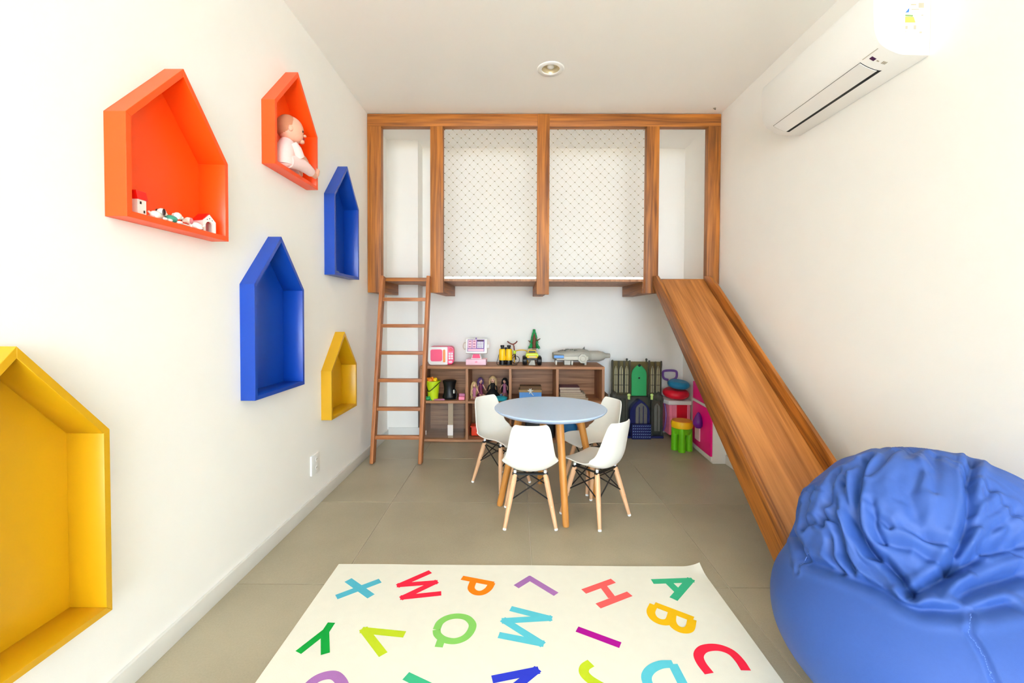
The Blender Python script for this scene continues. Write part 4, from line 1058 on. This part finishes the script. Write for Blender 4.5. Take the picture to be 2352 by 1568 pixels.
def doll(loc, rz, label, hair, dress, skirt=0.06, h=0.19, lean=0, long_hair=0.08, legs=False, arms='skin_doll', face_=True):
    t = thing('fashion_doll', label, 'doll', loc, rz, 'dolls in the shelf cube')
    k = h / 0.19
    if legs:
        for s in (-0.012, 0.012):
            part('leg', MB().tube([(s, 0.0, 0.020 * k), (s * 1.3, -0.05 * k, 0.016 * k), (s * 1.8, -0.095 * k, 0.010), (s * 1.8, -0.105 * k, 0.016)], [0.011 * k, 0.009 * k, 0.006 * k, 0.005 * k], 8), 'skin_doll', t)
    part('dress', MB().lathe([(0, 0.001), (skirt, 0.001), (skirt * .92, 0.012), (skirt * .62, 0.045 * k), (0.018 * k, 0.080 * k), (0.021 * k, 0.105 * k), (0.019 * k, 0.122 * k), (0.008 * k, 0.128 * k), (0, 0.128 * k)], 20), dress, t)
    for s in (-1, 1):
        part('arm', MB().tube([(s * 0.020 * k, 0, 0.118 * k), (s * 0.034 * k, -0.008, 0.095 * k), (s * 0.040 * k, -0.024 * k, 0.070 * k)], [0.007 * k, 0.006 * k, 0.005 * k], 8).ball((s * 0.041 * k, -0.028 * k, 0.066 * k), 0.006 * k, 8, 6), arms, t)
    hd = part('head', MB().ball((0, 0, 0.155 * k), (0.020 * k, 0.021 * k, 0.025 * k), 16, 12).tube([(0, 0, 0.12 * k), (0, 0, 0.14 * k)], 0.007 * k, 8).ball((0, -0.021 * k, 0.153 * k), 0.004 * k, 6, 5), 'skin_doll', t)
    if face_:
        part('eyes', MB().ball((-0.008 * k, -0.0185 * k, 0.159 * k), 0.0032 * k, 6, 5).ball((0.008 * k, -0.0185 * k, 0.159 * k), 0.0032 * k, 6, 5), 'dark_brown', hd)
        part('mouth', MB().ball((0, -0.0195 * k, 0.144 * k), (0.005 * k, 0.003, 0.002 * k), 6, 5), 'lip_red', hd)
    hm = MB().ball((0, 0.006 * k, 0.163 * k), (0.027 * k, 0.025 * k, 0.027 * k), 14, 10)
    rr = random.Random(hash(label) % 997 if False else len(label))
    for j in range(14):
        a = PI * (-0.15 + 1.3 * j / 13)
        x, y = math.cos(a) * 0.022 * k, abs(math.sin(a)) * 0.022 * k if math.sin(a) > -0.2 else -0.006
        e = rr.uniform(0.6, 1.1) * long_hair
        hm.tube([(x, y, 0.168 * k), (x * 1.35, y * 1.3 + 0.004, 0.14 * k), (x * 1.5 + rr.uniform(-.008, .008), y * 1.4 + rr.uniform(0, .01), 0.165 * k - e)], [0.008 * k, 0.0075 * k, 0.004 * k], 6)
    part('hair', hm, hair, t)
    return t
doll((-0.333, 4.22, ZM), 0.5, 'seated doll with purple hair and blue bodice in the second cube', 'hair_purple', 'dress_wine', 0.035, 0.185, legs=True, long_hair=0.10)
doll((-0.382, 4.09, ZM), 0.6, 'small blonde doll leaning at the divider in the second cube', 'hair_blonde', 'dress_mauve', 0.020, 0.165, legs=True, long_hair=0.14, arms='skin_doll')
doll((-0.212, 4.15, ZM), -0.1, 'blonde doll in a wide black gown in the second cube', 'hair_blonde', 'black_cloth', 0.084, 0.212, long_hair=0.11, arms='black_cloth')
doll((-0.101, 4.29, ZM), -0.3, 'doll with long black hair and mauve dress in the second cube', 'black_cloth', 'dress_mauve', 0.030, 0.172, long_hair=0.13, legs=True)
t = thing('toy_pot', 'flat turquoise toy pot with a knobbed lid behind the table', 'toy pot', (-0.128, 4.025, ZM))
part('pot_body', MB().lathe([(0, 0.001), (0.050, 0.001), (0.058, 0.010), (0.058, 0.022), (0, 0.022)], 28), 'teal_pot', t)
part('pot_lid', MB().lathe([(0.060, 0.0225), (0.061, 0.030), (0.03, 0.040), (0, 0.041)], 28), 'teal_pot', t); part('lid_knob', MB().lathe([(0.006, 0.040), (0.006, 0.046), (0.012, 0.050), (0.011, 0.058), (0, 0.060)], 16), 'dress_blue', t)
t = thing('gift_box', 'blue cardboard box with brown lid and white ribbon bow', 'box', (0.146, 4.06, ZM))
part('box_body', MB().box((0, 0.06, 0.0355), (0.208, 0.12, 0.070)), 'box_blue', t, 0.002)
part('box_lid', MB().box((0, 0.06, 0.082), (0.216, 0.128, 0.024)), 'box_tan', t, 0.002)
part('box_tray', MB().box((0.003, 0.07, 0.109), (0.200, 0.10, 0.030)), 'box_brown', t, 0.002)
rb = MB()
for a in (20, 160, 75, 115, 250, 300):
    a_ = math.radians(a); rb.tube([(0, -0.006, 0.082), (0.012 * math.cos(a_), -0.016, 0.082 + 0.012 * math.sin(a_)), (0.028 * math.cos(a_), -0.010, 0.082 + 0.026 * math.sin(a_))], [0.004, 0.006, 0.003], 6)
rb.tube([(0.004, -0.006, 0.075), (0.016, -0.006, 0.055), (0.028, -0.005, 0.040)], 0.004, 6)
part('ribbon_bow', rb, 'ribbon', t)
rr = random.Random(3)
zb = ZM + 0.0005
BK = [('paper', .016), ('paper_tan', .010), ('paper', .012), ('paper_tan', .014), ('paper', .008), ('paper_tan', .012), ('cover_maroon', .020), ('paper', .006), ('cover_maroon', .018)]
BL = ['wide cream magazine at the very bottom of the book pile in the shelf', 'thin tan magazine second from the bottom of the book pile', 'cream magazine third from the bottom of the book pile',
      'thick tan book fourth from the bottom of the book pile', 'thinnest cream magazine in the middle of the book pile', 'tan magazine just under the lower maroon book of the pile',
      'thick maroon book, the lower of the two maroon ones in the pile', 'thin cream magazine between the two maroon books of the pile', 'maroon picture book lying on top of the book pile']
for i, (m_, th) in enumerate(BK):
    w_ = (0.27 - i * 0.010 if i < 6 else 0.195) + rr.uniform(-.012, .012)
    t = thing('picture_book', BL[i], 'book', (0.415 + w_ / 2 + rr.uniform(0, .006), 4.115 + rr.uniform(-.012, .012), zb), 0, 'books piled in the shelf cube')
    part('pages', MB().box((0, 0.002, th / 2), (w_ - 0.004, 0.17, th - 0.0035)), 'paper', t)
    cv = MB().box((0, 0, th - 0.0009), (w_, 0.178, 0.0014)).box((0, 0, 0.0008), (w_, 0.178, 0.0014)).box((-w_ / 2 + 0.0008, 0, th / 2), (0.0014, 0.178, th - 0.001))
    part('cover', cv, m_, t)
    zb += th + 0.0006
t = thing('clear_bin', 'clear plastic bin with a white label in the lowest cube by the ladder', 'bin', (-0.655, 4.16, 0.0285))
part('bin_walls', MB().box((0, -0.125, 0.16), (0.36, 0.003, 0.315)).box((0, 0.125, 0.16), (0.36, 0.003, 0.315)).box((-0.18, 0, 0.16), (0.003, 0.25, 0.315)).box((0.18, 0, 0.16), (0.003, 0.25, 0.315)).box((0, 0, 0.002), (0.36, 0.25, 0.003)), 'clear_plastic', t)
part('bin_strap', MB().box((0.058, -0.1285, 0.165), (0.046, 0.003, 0.325)), 'strap_tan', t)
part('bin_label', MB().box((0.056, -0.1325, 0.075), (0.050, 0.003, 0.098)), 'label_white', t)
part('bin_glint', MB().box((-0.172, -0.130, 0.05), (0.006, 0.004, 0.04)), 'label_white', t)  # thin white bar painted in as the upright glint on the clear plastic
t = thing('red_basin', 'bright red-orange plastic basin in the lowest cube behind the chair', 'basin', (-0.335, 4.14, 0.0285))
part('basin_body', MB().box((0, 0, 0.05), (0.15, 0.12, 0.085)), 'basin_red', t, 0.012, 3); part('basin_rim', MB().box((0, 0, 0.095), (0.165, 0.135, 0.010)), 'basin_red', t, 0.004, 2)
t = thing('black_crate', 'black plastic crate in the lowest cube behind the table', 'crate', (0.235, 4.16, 0.0285))
part('crate_body', MB().box((0, 0, 0.13), (0.26, 0.24, 0.255)), 'black_plastic', t, 0.006, 2); part('crate_rim', MB().box((0, 0, 0.264), (0.275, 0.255, 0.014)), 'black_plastic', t, 0.003)
t = thing('blue_pouch', 'crumpled blue cloth pouch in the lowest cube behind the table', 'pouch', (0.51, 4.10, 0.0285))
pm = MB().ball((0, 0, 0.075), (0.085, 0.055, 0.078), 28, 18, Matrix.Rotation(0.4, 3, 'Y'))
pm.v = [tuple(Vector(v) * (1 + 0.10 * noise.noise(Vector(v) * 22))) for v in pm.v]
pm.v = [(x, y, max(z, 0.001)) for x, y, z in pm.v]
part('pouch_body', pm, 'bag_blue', t); part('pouch_strap', MB().tube([tuple(p) for p in crom([(-0.05, -0.02, 0.13), (-0.03, -0.05, 0.17), (0.03, -0.05, 0.17), (0.05, -0.02, 0.12)], 5)], 0.006, 6), 'bag_blue', t)
o = part('toy_block', MB().box((0, 0, 0.05), (0.05, 0.05, 0.10)).box((0, 0, 0.105), (0.03, 0.03, 0.012)), 'tree_green', bevel=0.004, seg=2, loc=(-0.23, 4.10, 0.0285)); tag(o, 'small green toy block beside the red basin', 'toy block')

# ------------------------------------------------------------------ translucent toy castle
t = thing('toy_castle', 'smoky translucent toy castle with a green arched door by the wall', 'toy castle', (1.182, 4.20, 0))
def plate(x0, x1, z0, z1, y0, y1, m, nm='wall_panel', lab=None): return part(nm, MB().box2((x0, y0, z0), (x1, y1, z1)), m, t, 0.002, label=lab)
def archpoly(cx, w, z0, zs, zt_):
    P = [(cx - w / 2, z0), (cx + w / 2, z0), (cx + w / 2, zs)]
    for k in range(1, 6):
        a = k / 6; P.append((cx + w / 2 * (1 - a ** 1.6), zs + (zt_ - zs) * a ** 0.75))
    P.append((cx, zt_))
    for k in range(5, 0, -1):
        a = k / 6; P.append((cx - w / 2 * (1 - a ** 1.6), zs + (zt_ - zs) * a ** 0.75))
    P.append((cx - w / 2, zs)); return P
plate(-0.242, -0.068, 0.40, 0.735, 0.02, 0.05, 'smoke_plastic')
plate(-0.068, 0.118, 0.40, 0.725, 0.05, 0.08, 'smoke_plastic')
plate(0.118, 0.238, 0.40, 0.728, 0.02, 0.05, 'smoke_plastic')
for (cx, w) in ((-0.203, 0.030), (-0.152, 0.036), (-0.098, 0.030), (0.150, 0.030), (0.205, 0.030)):
    aw = part('arched_window', MB().prism(archpoly(cx, w, 0.43, 0.63, 0.69), 'y', 0.012, 0.022), 'smoke_light', t, 0.001)
    part('window_bars', MB().box2((cx - 0.003, 0.008, 0.43), (cx + 0.003, 0.014, 0.68)).box2((cx - w / 2, 0.008, 0.60), (cx + w / 2, 0.014, 0.606)).box2((cx - w / 2, 0.008, 0.50), (cx + w / 2, 0.014, 0.506)), 'smoke_dark', aw)
for (x, z1) in ((-0.238, 0.745), (-0.176, 0.735), (-0.124, 0.735), (-0.070, 0.74), (0.118, 0.74), (0.178, 0.73), (0.234, 0.735)):
    part('column', MB().lathe([(0.009, 0.39), (0.008, 0.40), (0.006, 0.42), (0.006, 0.66), (0.009, 0.68), (0.011, 0.70), (0.009, z1), (0.0, z1 + 0.004)], 12, (x, 0.014, 0)), 'smoke_dark', t)
g_ = part('green_door', MB().prism(archpoly(0.027, 0.146, 0.395, 0.60, 0.705), 'y', 0.030, 0.044), 'castle_green', t, 0.003)
part('door_knob', MB().ball((0.027, 0.026, 0.570), (0.009, 0.007, 0.009), 12, 8), 'black_plastic', g_); part('door_finial', MB().ball((0.027, 0.026, 0.692), (0.014, 0.008, 0.013), 12, 8), 'black_plastic', g_)
for x in (-0.092, 0.098): part('roof_knob', MB().lathe([(0.007, 0.725), (0.009, 0.745), (0.012, 0.752), (0, 0.762)], 12, (x, 0.04, 0)), 'smoke_dark', t)
part('parapet', MB().box2((-0.250, -0.02, 0.375), (-0.07, 0.055, 0.410)).box2((0.115, -0.02, 0.375), (0.246, 0.055, 0.410)), 'smoke_dark', t, 0.004)
part('corner_turret', MB().lathe([(0.028, 0.36), (0.034, 0.39), (0.034, 0.41), (0.020, 0.435), (0, 0.455)], 14, (-0.226, 0.0, 0)), 'smoke_dark', t)
part('corner_turret', MB().lathe([(0.026, 0.36), (0.032, 0.39), (0.032, 0.41), (0.018, 0.43), (0, 0.445)], 14, (0.205, 0.0, 0)), 'smoke_dark', t)
for x in (-0.084, 0.136): part('lantern', MB().ball((x, -0.02, 0.412), (0.017, 0.014, 0.014), 14, 10).lathe([(0.012, 0.37), (0.014, 0.40)], 12, (x, -0.02, 0)), 'lantern_glass', t)
plate(-0.232, -0.095, 0.0, 0.38, 0.0, 0.04, 'smoke_dark'); plate(0.140, 0.242, 0.0, 0.38, 0.0, 0.04, 'smoke_dark'); plate(-0.095, 0.140, 0.0, 0.385, 0.05, 0.09, 'smoke_dark')
for (x0, x1, z1) in ((-0.218, -0.160, 0.31), (0.165, 0.222, 0.33)):
    aw = part('arched_window', MB().prism(archpoly((x0 + x1) / 2, x1 - x0, 0.06, z1 - 0.05, z1), 'y', -0.008, 0.002), 'smoke_grey', t, 0.001)
    part('window_bars', MB().box2(((x0 + x1) / 2 - 0.003, -0.012, 0.06), ((x0 + x1) / 2 + 0.003, -0.006, z1 - 0.02)), 'smoke_dark', aw)
for x in (-0.150, -0.105, 0.142, 0.238): part('column', MB().lathe([(0.018, 0.0), (0.018, 0.02), (0.011, 0.05), (0.010, 0.33), (0.015, 0.36), (0.016, 0.378)], 12, (x, -0.006, 0)), 'smoke_dark', t)
part('gatehouse', MB().prism(archpoly(0.022, 0.190, 0.0, 0.24, 0.37), 'y', -0.03, 0.05), 'navy_plastic', t, 0.004)
part('gate_window', MB().prism(archpoly(0.032, 0.110, 0.13, 0.27, 0.340), 'y', -0.042, -0.030), 'smoke_grey', t, 0.002)
part('gate_bars', MB().box2((0.006, -0.05, 0.13), (0.012, -0.04, 0.30)).box2((0.045, -0.05, 0.13), (0.051, -0.04, 0.31)), 'navy_plastic', t)
bl = part('balcony', MB().box2((-0.07, -0.085, 0.0), (0.115, -0.03, 0.145)), 'navy_plastic', t, 0.010, 3)
lt = MB()
for j in range(5):
    for i in range(9): lt.box((-0.055 + i * 0.0195, -0.087, 0.025 + j * 0.026), (0.012, 0.004, 0.006), Matrix.Rotation(-0.6, 3, 'Y'))
part('balcony_relief', lt, 'dress_blue', bl)
part('castle_base', MB().box2((-0.235, -0.05, 0.0), (0.245, 0.09, 0.022)), 'navy_plastic', t, 0.004)

# ------------------------------------------------------------------ pink toy trolley, stool, refrigerator
t = thing('toy_trolley', 'pink and red toy trolley with white rim and purple push handle', 'toy trolley', (1.545, 4.13, 0))
part('cart_side', MB().box2((-0.075, 0.0, 0.04), (-0.045, 0.20, 0.36)), 'soft_pink', t, 0.004); part('cart_side', MB().box2((0.095, 0.0, 0.04), (0.125, 0.20, 0.36)), 'soft_pink', t, 0.004)
part('cart_front', MB().box2((-0.045, 0.008, 0.06), (0.0, 0.03, 0.34)), 'soft_pink', t, 0.003); part('red_panel', MB().box2((-0.002, 0.004, 0.05), (0.097, 0.03, 0.33)), 'toy_red', t, 0.003, label='red front panel')
part('cart_back', MB().box2((-0.045, 0.18, 0.06), (0.095, 0.20, 0.34)), 'soft_pink', t, 0.003)
part('white_rim', MB().prism([(-0.085, -0.012), (0.132, -0.012), (0.132, 0.215), (-0.125, 0.215), (-0.120, 0.12)], 'z', 0.330, 0.368), 'white_plastic', t, 0.006, 2)
for x in (-0.12, -0.093): part('rear_leg', MB().tube([(x, 0.205, 0.34), (x - 0.01, 0.215, 0.01)], 0.011, 8), 'white_plastic', t)
part('wire_side', MB().tube([tuple(p) for p in crom([(-0.088, 0.10, 0.33), (-0.085, 0.06, 0.22), (-0.090, 0.08, 0.10), (-0.095, 0.12, 0.05)], 5)], 0.007, 8), 'violet_grip', t)
hd_ = MB().tube([tuple(p) for p in crom([(-0.020, 0.200, 0.536), (-0.060, 0.200, 0.552), (-0.072, 0.200, 0.588), (-0.058, 0.200, 0.626), (0.050, 0.200, 0.626), (0.066, 0.200, 0.588), (0.054, 0.200, 0.552), (0.014, 0.200, 0.536)], 6)], 0.0115, 10)
part('push_handle', hd_, 'violet_grip', t)
part('handle_post', MB().tube([(-0.022, 0.200, 0.345), (-0.022, 0.200, 0.54)], 0.007, 8).tube([(0.016, 0.200, 0.345), (0.016, 0.200, 0.54)], 0.007, 8), 'white_plastic', t)
def ring_cushion(nm, label, loc, R, r, m, tilt):
    mb = MB(); rot = Matrix.Rotation(tilt[0], 3, 'X') @ Matrix.Rotation(tilt[1], 3, 'Y')
    prof_ = [(0, r * .35)] + [(R - r + r * math.cos(a), r * .85 * math.sin(a)) for a in [PI / 2 - PI * k / 12 for k in range(13)]] + [(0, -r * .35)]
    mb.lathe(prof_, 36, (0, 0, 0), 'z', rot)
    o = part(nm, mb, m, loc=loc); tag(o, label, 'cushion'); return o
ring_cushion('toy_disc', 'shiny red round plastic seat lying on the white trolley rim', (1.556, 4.205, 0.428), 0.122, 0.048, 'toy_red', (0.10, 0.05))
ring_cushion('toy_disc', 'shiny blue round plastic disc on top of the red one', (1.578, 4.195, 0.516), 0.102, 0.040, 'toy_blue', (0.12, 0.06))
t = thing('toy_stool', 'small toy stool with a yellow rimmed seat and green legs', 'toy stool', (1.463, 3.80, 0))
part('seat', MB().lathe([(0, 0.200), (0.078, 0.200), (0.088, 0.205), (0.092, 0.235), (0.088, 0.258), (0.080, 0.262), (0.074, 0.250), (0, 0.248)], 28), 'toy_yellow', t)
part('seat_pad', MB().lathe([(0.085, 0.2600), (0.083, 0.2655), (0, 0.2665)], 28), 'stool_orange', t)
for a in (250, 345, 70, 165):
    a = math.radians(a); c_ = (0.058 * math.cos(a), 0.058 * math.sin(a), 0)
    part('leg', MB().lathe([(0.030, 0.001), (0.031, 0.01), (0.028, 0.205)], 16, c_), 'toy_green', t)
part('leg_skirt', MB().lathe([(0.070, 0.150), (0.080, 0.205), (0.0, 0.205)], 20), 'toy_green', t)
t = thing('toy_refrigerator', 'magenta and white toy refrigerator standing under the slide', 'toy refrigerator', (1.575, 3.450, 0))
part('cabinet', MB().prism([(0.0, 0.0), (0.110, 0.0), (0.110, 0.43), (0.022, 0.43), (0.010, 0.22)], 'z', 0.0, 0.615), 'white_plastic', t, 0.006, 2)
def fdoor(nm, z0, z1):
    P = [(-0.016, 0.008), (0.0015, 0.008), (0.0115, 0.22), (0.0235, 0.418), (0.008, 0.418), (-0.008, 0.22)]
    return part(nm, MB().prism(P, 'z', z0, z1), 'magenta', t, 0.004, 2)
d1 = fdoor('lower_door', 0.055, 0.425); d2 = fdoor('upper_door', 0.452, 0.600)
part('door_handle', MB().lathe([(0, -0.075), (0.022, -0.07), (0.042, -0.045), (0.044, -0.02), (0.030, 0.02), (0.012, 0.055), (0, 0.065)], 20, (-0.030, 0.205, 0.305)), 'toy_purple', d1, label='purple drop-shaped handle')
part('pale_panel', MB().prism([(-0.019, 0.215), (-0.006, 0.215), (0.002, 0.320), (-0.012, 0.320)], 'z', 0.115, 0.250), 'pale_pink', d1, 0.002)
part('door_ledge', MB().prism([(-0.018, 0.004), (0.004, 0.004), (0.024, 0.424), (0.004, 0.424)], 'z', 0.427, 0.450), 'white_plastic', t, 0.003)
part('kick_plate', MB().prism([(-0.010, 0.012), (0.004, 0.012), (0.020, 0.415), (0.006, 0.415)], 'z', 0.018, 0.053), 'white_plastic', t, 0.002)
o = part('brown_panel', MB().box((0, 0, 0.21), (0.026, 0.16, 0.42)), 'box_brown', bevel=0.003, loc=(0.885, 4.26, 0)); tag(o, 'narrow brown board standing between the shelf and the castle', 'board')

# ------------------------------------------------------------------ tiny village in the large orange niche
VZ = 1.478 + 0.0195
t = thing('toy_cottage', 'tall white toy cottage with red roof in the large orange niche', 'toy house', (-1.192, 1.371, VZ))
part('cottage_wall', MB().box((0, 0, 0.024), (0.032, 0.032, 0.047)), 'figurine_white', t, 0.001); part('cottage_roof', MB().prism([(-0.020, 0.046), (0.020, 0.046), (0.013, 0.074), (-0.013, 0.074)], 'y', -0.019, 0.019), 'roof_red', t, 0.001)
for (y, z) in ((-0.006, 0.036), (0.007, 0.010)): part('cottage_window', MB().box((0.0163, y, z), (0.002, 0.005, 0.008)), 'dark_brown', t)
def puppy(loc, rz, label, ear, body='figurine_white', coat=None):
    t = thing('toy_puppy', label, 'toy dog', loc, rz, 'toy puppies in the orange niche')
    part('body', MB().ball((0, 0, 0.010), (0.011, 0.018, 0.010), 14, 10), coat or body, t)
    part('head', MB().ball((0, 0.018, 0.021), (0.010, 0.011, 0.0095), 14, 10).ball((0, 0.028, 0.018), (0.006, 0.007, 0.005), 10, 8), body, t)
    for s in (-1, 1): part('ear', MB().ball((s * 0.0095, 0.014, 0.020), (0.003, 0.005, 0.009), 8, 6), ear, t)
    for (x, y) in ((-0.007, 0.02), (0.007, 0.02), (-0.009, -0.008), (0.009, -0.008)): part('paw', MB().ball((x, y, 0.004), (0.0045, 0.008, 0.004), 8, 6), body, t)
    part('tail', MB().tube([(0, -0.017, 0.010), (0, -0.024, 0.014)], 0.0025, 6), body, t)
    part('nose', MB().ball((0, 0.034, 0.019), 0.0022, 6, 5), 'black_plastic', t)
    t.scale = (1.25, 1.25, 1.3)
puppy((-1.181, 1.430, VZ), 0, 'white toy puppy with dark ears beside the tall toy cottage', 'dark_brown')
puppy((-1.181, 1.490, VZ), -0.3, 'white toy puppy with a teal coat in the large orange niche', 'figurine_white', coat='figurine_teal')
puppy((-1.181, 1.606, VZ), 2.6, 'white toy puppy beside the toy kennel in the large orange niche', 'inner_pink')
o = part('toy_cat', MB().ball((0, 0, 0.012), (0.009, 0.011, 0.012), 12, 8).ball((0, 0.004, 0.028), 0.008, 12, 8).tube([(-0.004, 0.004, 0.034), (-0.005, 0.004, 0.040)], [0.003, 0.0005], 6).tube([(0.004, 0.004, 0.034), (0.005, 0.004, 0.040)], [0.003, 0.0005], 6), 'figurine_tan', loc=(-1.222, 1.405, VZ)); tag(o, 'small tan toy animal behind the tall toy cottage', 'toy animal')
o = part('toy_bone', MB().tube([(0, -0.022, 0.004), (0, 0.022, 0.004)], 0.0028, 8).ball((0.002, -0.023, 0.004), 0.004, 8, 6).ball((0.002, 0.023, 0.004), 0.004, 8, 6), 'figurine_white', loc=(-1.172, 1.548, VZ)); tag(o, 'flat white toy bone lying in the middle of the orange niche', 'toy bone')
t = thing('toy_kennel', 'white toy kennel with red roof and arched entrance in the orange niche', 'toy kennel', (-1.201, 1.674, VZ), math.radians(-12))
t.scale = (1.0, 1.12, 1.15)
def kb(z0, z1): return None
kp = [(-0.024, 0.0), (-0.015, 0.0)] + [(0.015 * -math.cos(PI * k / 10), 0.022 + 0.013 * math.sin(PI * k / 10)) for k in range(11)] + [(0.015, 0.0), (0.024, 0.0), (0.024, 0.036), (0.0, 0.058), (-0.024, 0.036)]
part('kennel_front', MB().prism(kp, 'x', 0.022, 0.030), 'figurine_white', t)
part('kennel_wall', MB().box2((-0.022, -0.024, 0), (0.022, -0.021, 0.036)).box2((-0.022, 0.021, 0), (0.022, 0.024, 0.036)).box2((-0.022, -0.024, 0), (-0.019, 0.024, 0.036)), 'figurine_white', t)
part('kennel_inside', MB().box2((-0.018, -0.020, 0.0005), (0.000, 0.020, 0.036)), 'inner_pink', t)
part('kennel_roof', MB().prism([(-0.028, 0.036), (0.0, 0.063), (0.028, 0.036), (0.024, 0.036), (0.0, 0.0585), (-0.024, 0.036)], 'x', -0.024, 0.026), 'roof_red', t)
part('kennel_spots', MB().ball((0.0303, 0, 0.045), (0.001, 0.002, 0.002), 6, 5).ball((0.0303, -0.009, 0.041), (0.001, 0.002, 0.0015), 6, 5).ball((0.0303, 0.010, 0.040), (0.001, 0.002, 0.0015), 6, 5), 'dark_brown', t)
o = part('toy_figurine', MB().box((0, 0, 0.018), (0.03, 0.022, 0.034)).box((0, 0.01, 0.044), (0.026, 0.010, 0.02)).box((0, 0.04, 0.006), (0.02, 0.06, 0.010)), 'figurine_grey', bevel=0.003, seg=2, loc=(-1.196, 2.862, 1.458)); tag(o, 'small grey toy on the floor of the upper tall blue niche', 'toy')

# ------------------------------------------------------------------ baby doll
t = thing('baby_doll', 'pink baby doll in pale clothes sitting in the upper orange niche', 'doll', (-1.186, 2.235, 1.933), math.radians(-5))
t.scale = (1.1, 1.08, 1.14)
FW = (0, 1, 0)
body = MB().tube([(0, 0.0, 0.012), (0, 0.0, 0.045), (0, 0.012, 0.085), (0, 0.030, 0.118), (0, 0.040, 0.128)], [0.040, 0.044, 0.042, 0.034, 0.016], 18).ball((0, 0.0, 0.026), (0.042, 0.038, 0.026), 18, 12)
part('torso', body, 'baby_cloth', t)
hd = part('head', MB().ball((0, 0.050, 0.187), (0.047, 0.058, 0.060), 26, 18).ball((0, 0.066, 0.163), (0.037, 0.040, 0.036), 20, 14).tube([(0, 0.036, 0.115), (0, 0.044, 0.150)], 0.018, 12).ball((0, 0.112, 0.170), (0.0075, 0.0085, 0.0065), 12, 8).ball((0, 0.100, 0.141), (0.015, 0.012, 0.010), 12, 8), 'baby_skin', t, angle=80)
hd.matrix_local = Matrix.Translation((0, 0.045, 0.14)) @ Matrix.Rotation(math.radians(-52), 4, 'Z') @ Matrix.Translation((0, -0.045, -0.14))
part('hair', MB().ball((0, 0.040, 0.193), (0.0478, 0.054, 0.058), 24, 16, Matrix.Rotation(math.radians(12), 3, 'X')), 'baby_hair', hd)
for s in (-1, 1):
    part('eye', MB().ball((s * 0.020, 0.1005, 0.182), (0.006, 0.005, 0.0055), 12, 8), 'dark_brown', hd)
    part('ear', MB().ball((s * 0.047, 0.046, 0.178), (0.006, 0.011, 0.014), 12, 8), 'baby_skin', hd)
part('mouth', MB().ball((0, 0.108, 0.154), (0.010, 0.006, 0.005), 12, 8), 'lip_red', hd)
for s in (-1, 1):
    x = s * 0.038
    part('sleeve', MB().tube([(s * 0.030, 0.026, 0.110), (x + s * 0.004, 0.034, 0.090), (x + s * 0.006, 0.056, 0.062)], [0.022, 0.024, 0.024], 14), 'baby_cloth', t)
    a_ = part('arm', MB().tube([(x + s * 0.006, 0.052, 0.066), (x + s * 0.002, 0.095, 0.066), (x - s * 0.004, 0.135, 0.060)], [0.018, 0.017, 0.012], 12), 'baby_skin', t)
    hn = MB().ball((x - s * 0.005, 0.147, 0.056), (0.009, 0.012, 0.010), 12, 8)
    for k in range(4): hn.tube([(x - s * 0.005 + (k - 1.5) * 0.0042, 0.154, 0.058), (x - s * 0.005 + (k - 1.5) * 0.0045, 0.163 + 0.001 * (k % 2), 0.054), (x - s * 0.005 + (k - 1.5) * 0.0042, 0.164, 0.047)], [0.0029, 0.0027, 0.002], 6)
    hn.tube([(x - s * 0.012, 0.147, 0.060), (x - s * 0.015, 0.156, 0.062)], [0.003, 0.0022], 6)
    part('hand', hn, 'baby_skin', a_)
    part('trouser_leg', MB().tube([(s * 0.022, 0.004, 0.030), (s * 0.034, 0.070, 0.040), (s * 0.040, 0.120, 0.034), (s * 0.042, 0.160, 0.026)], [0.030, 0.031, 0.026, 0.022], 16), 'baby_cloth', t)
    ft = MB().tube([(s * 0.042, 0.155, 0.026), (s * 0.043, 0.190, 0.021)], [0.017, 0.014], 12)
    ft.tube([(s * 0.043, 0.192, 0.014), (s * 0.044, 0.206, 0.030), (s * 0.046, 0.216, 0.052)], [0.012, 0.014, 0.011], 12)
    for k in range(5): ft.ball((s * (0.038 + k * 0.0042), 0.217 - 0.0012 * k, 0.060 - 0.0018 * k), (0.0026, 0.0035, 0.0045), 6, 5)
    part('foot', ft, 'baby_skin', t)
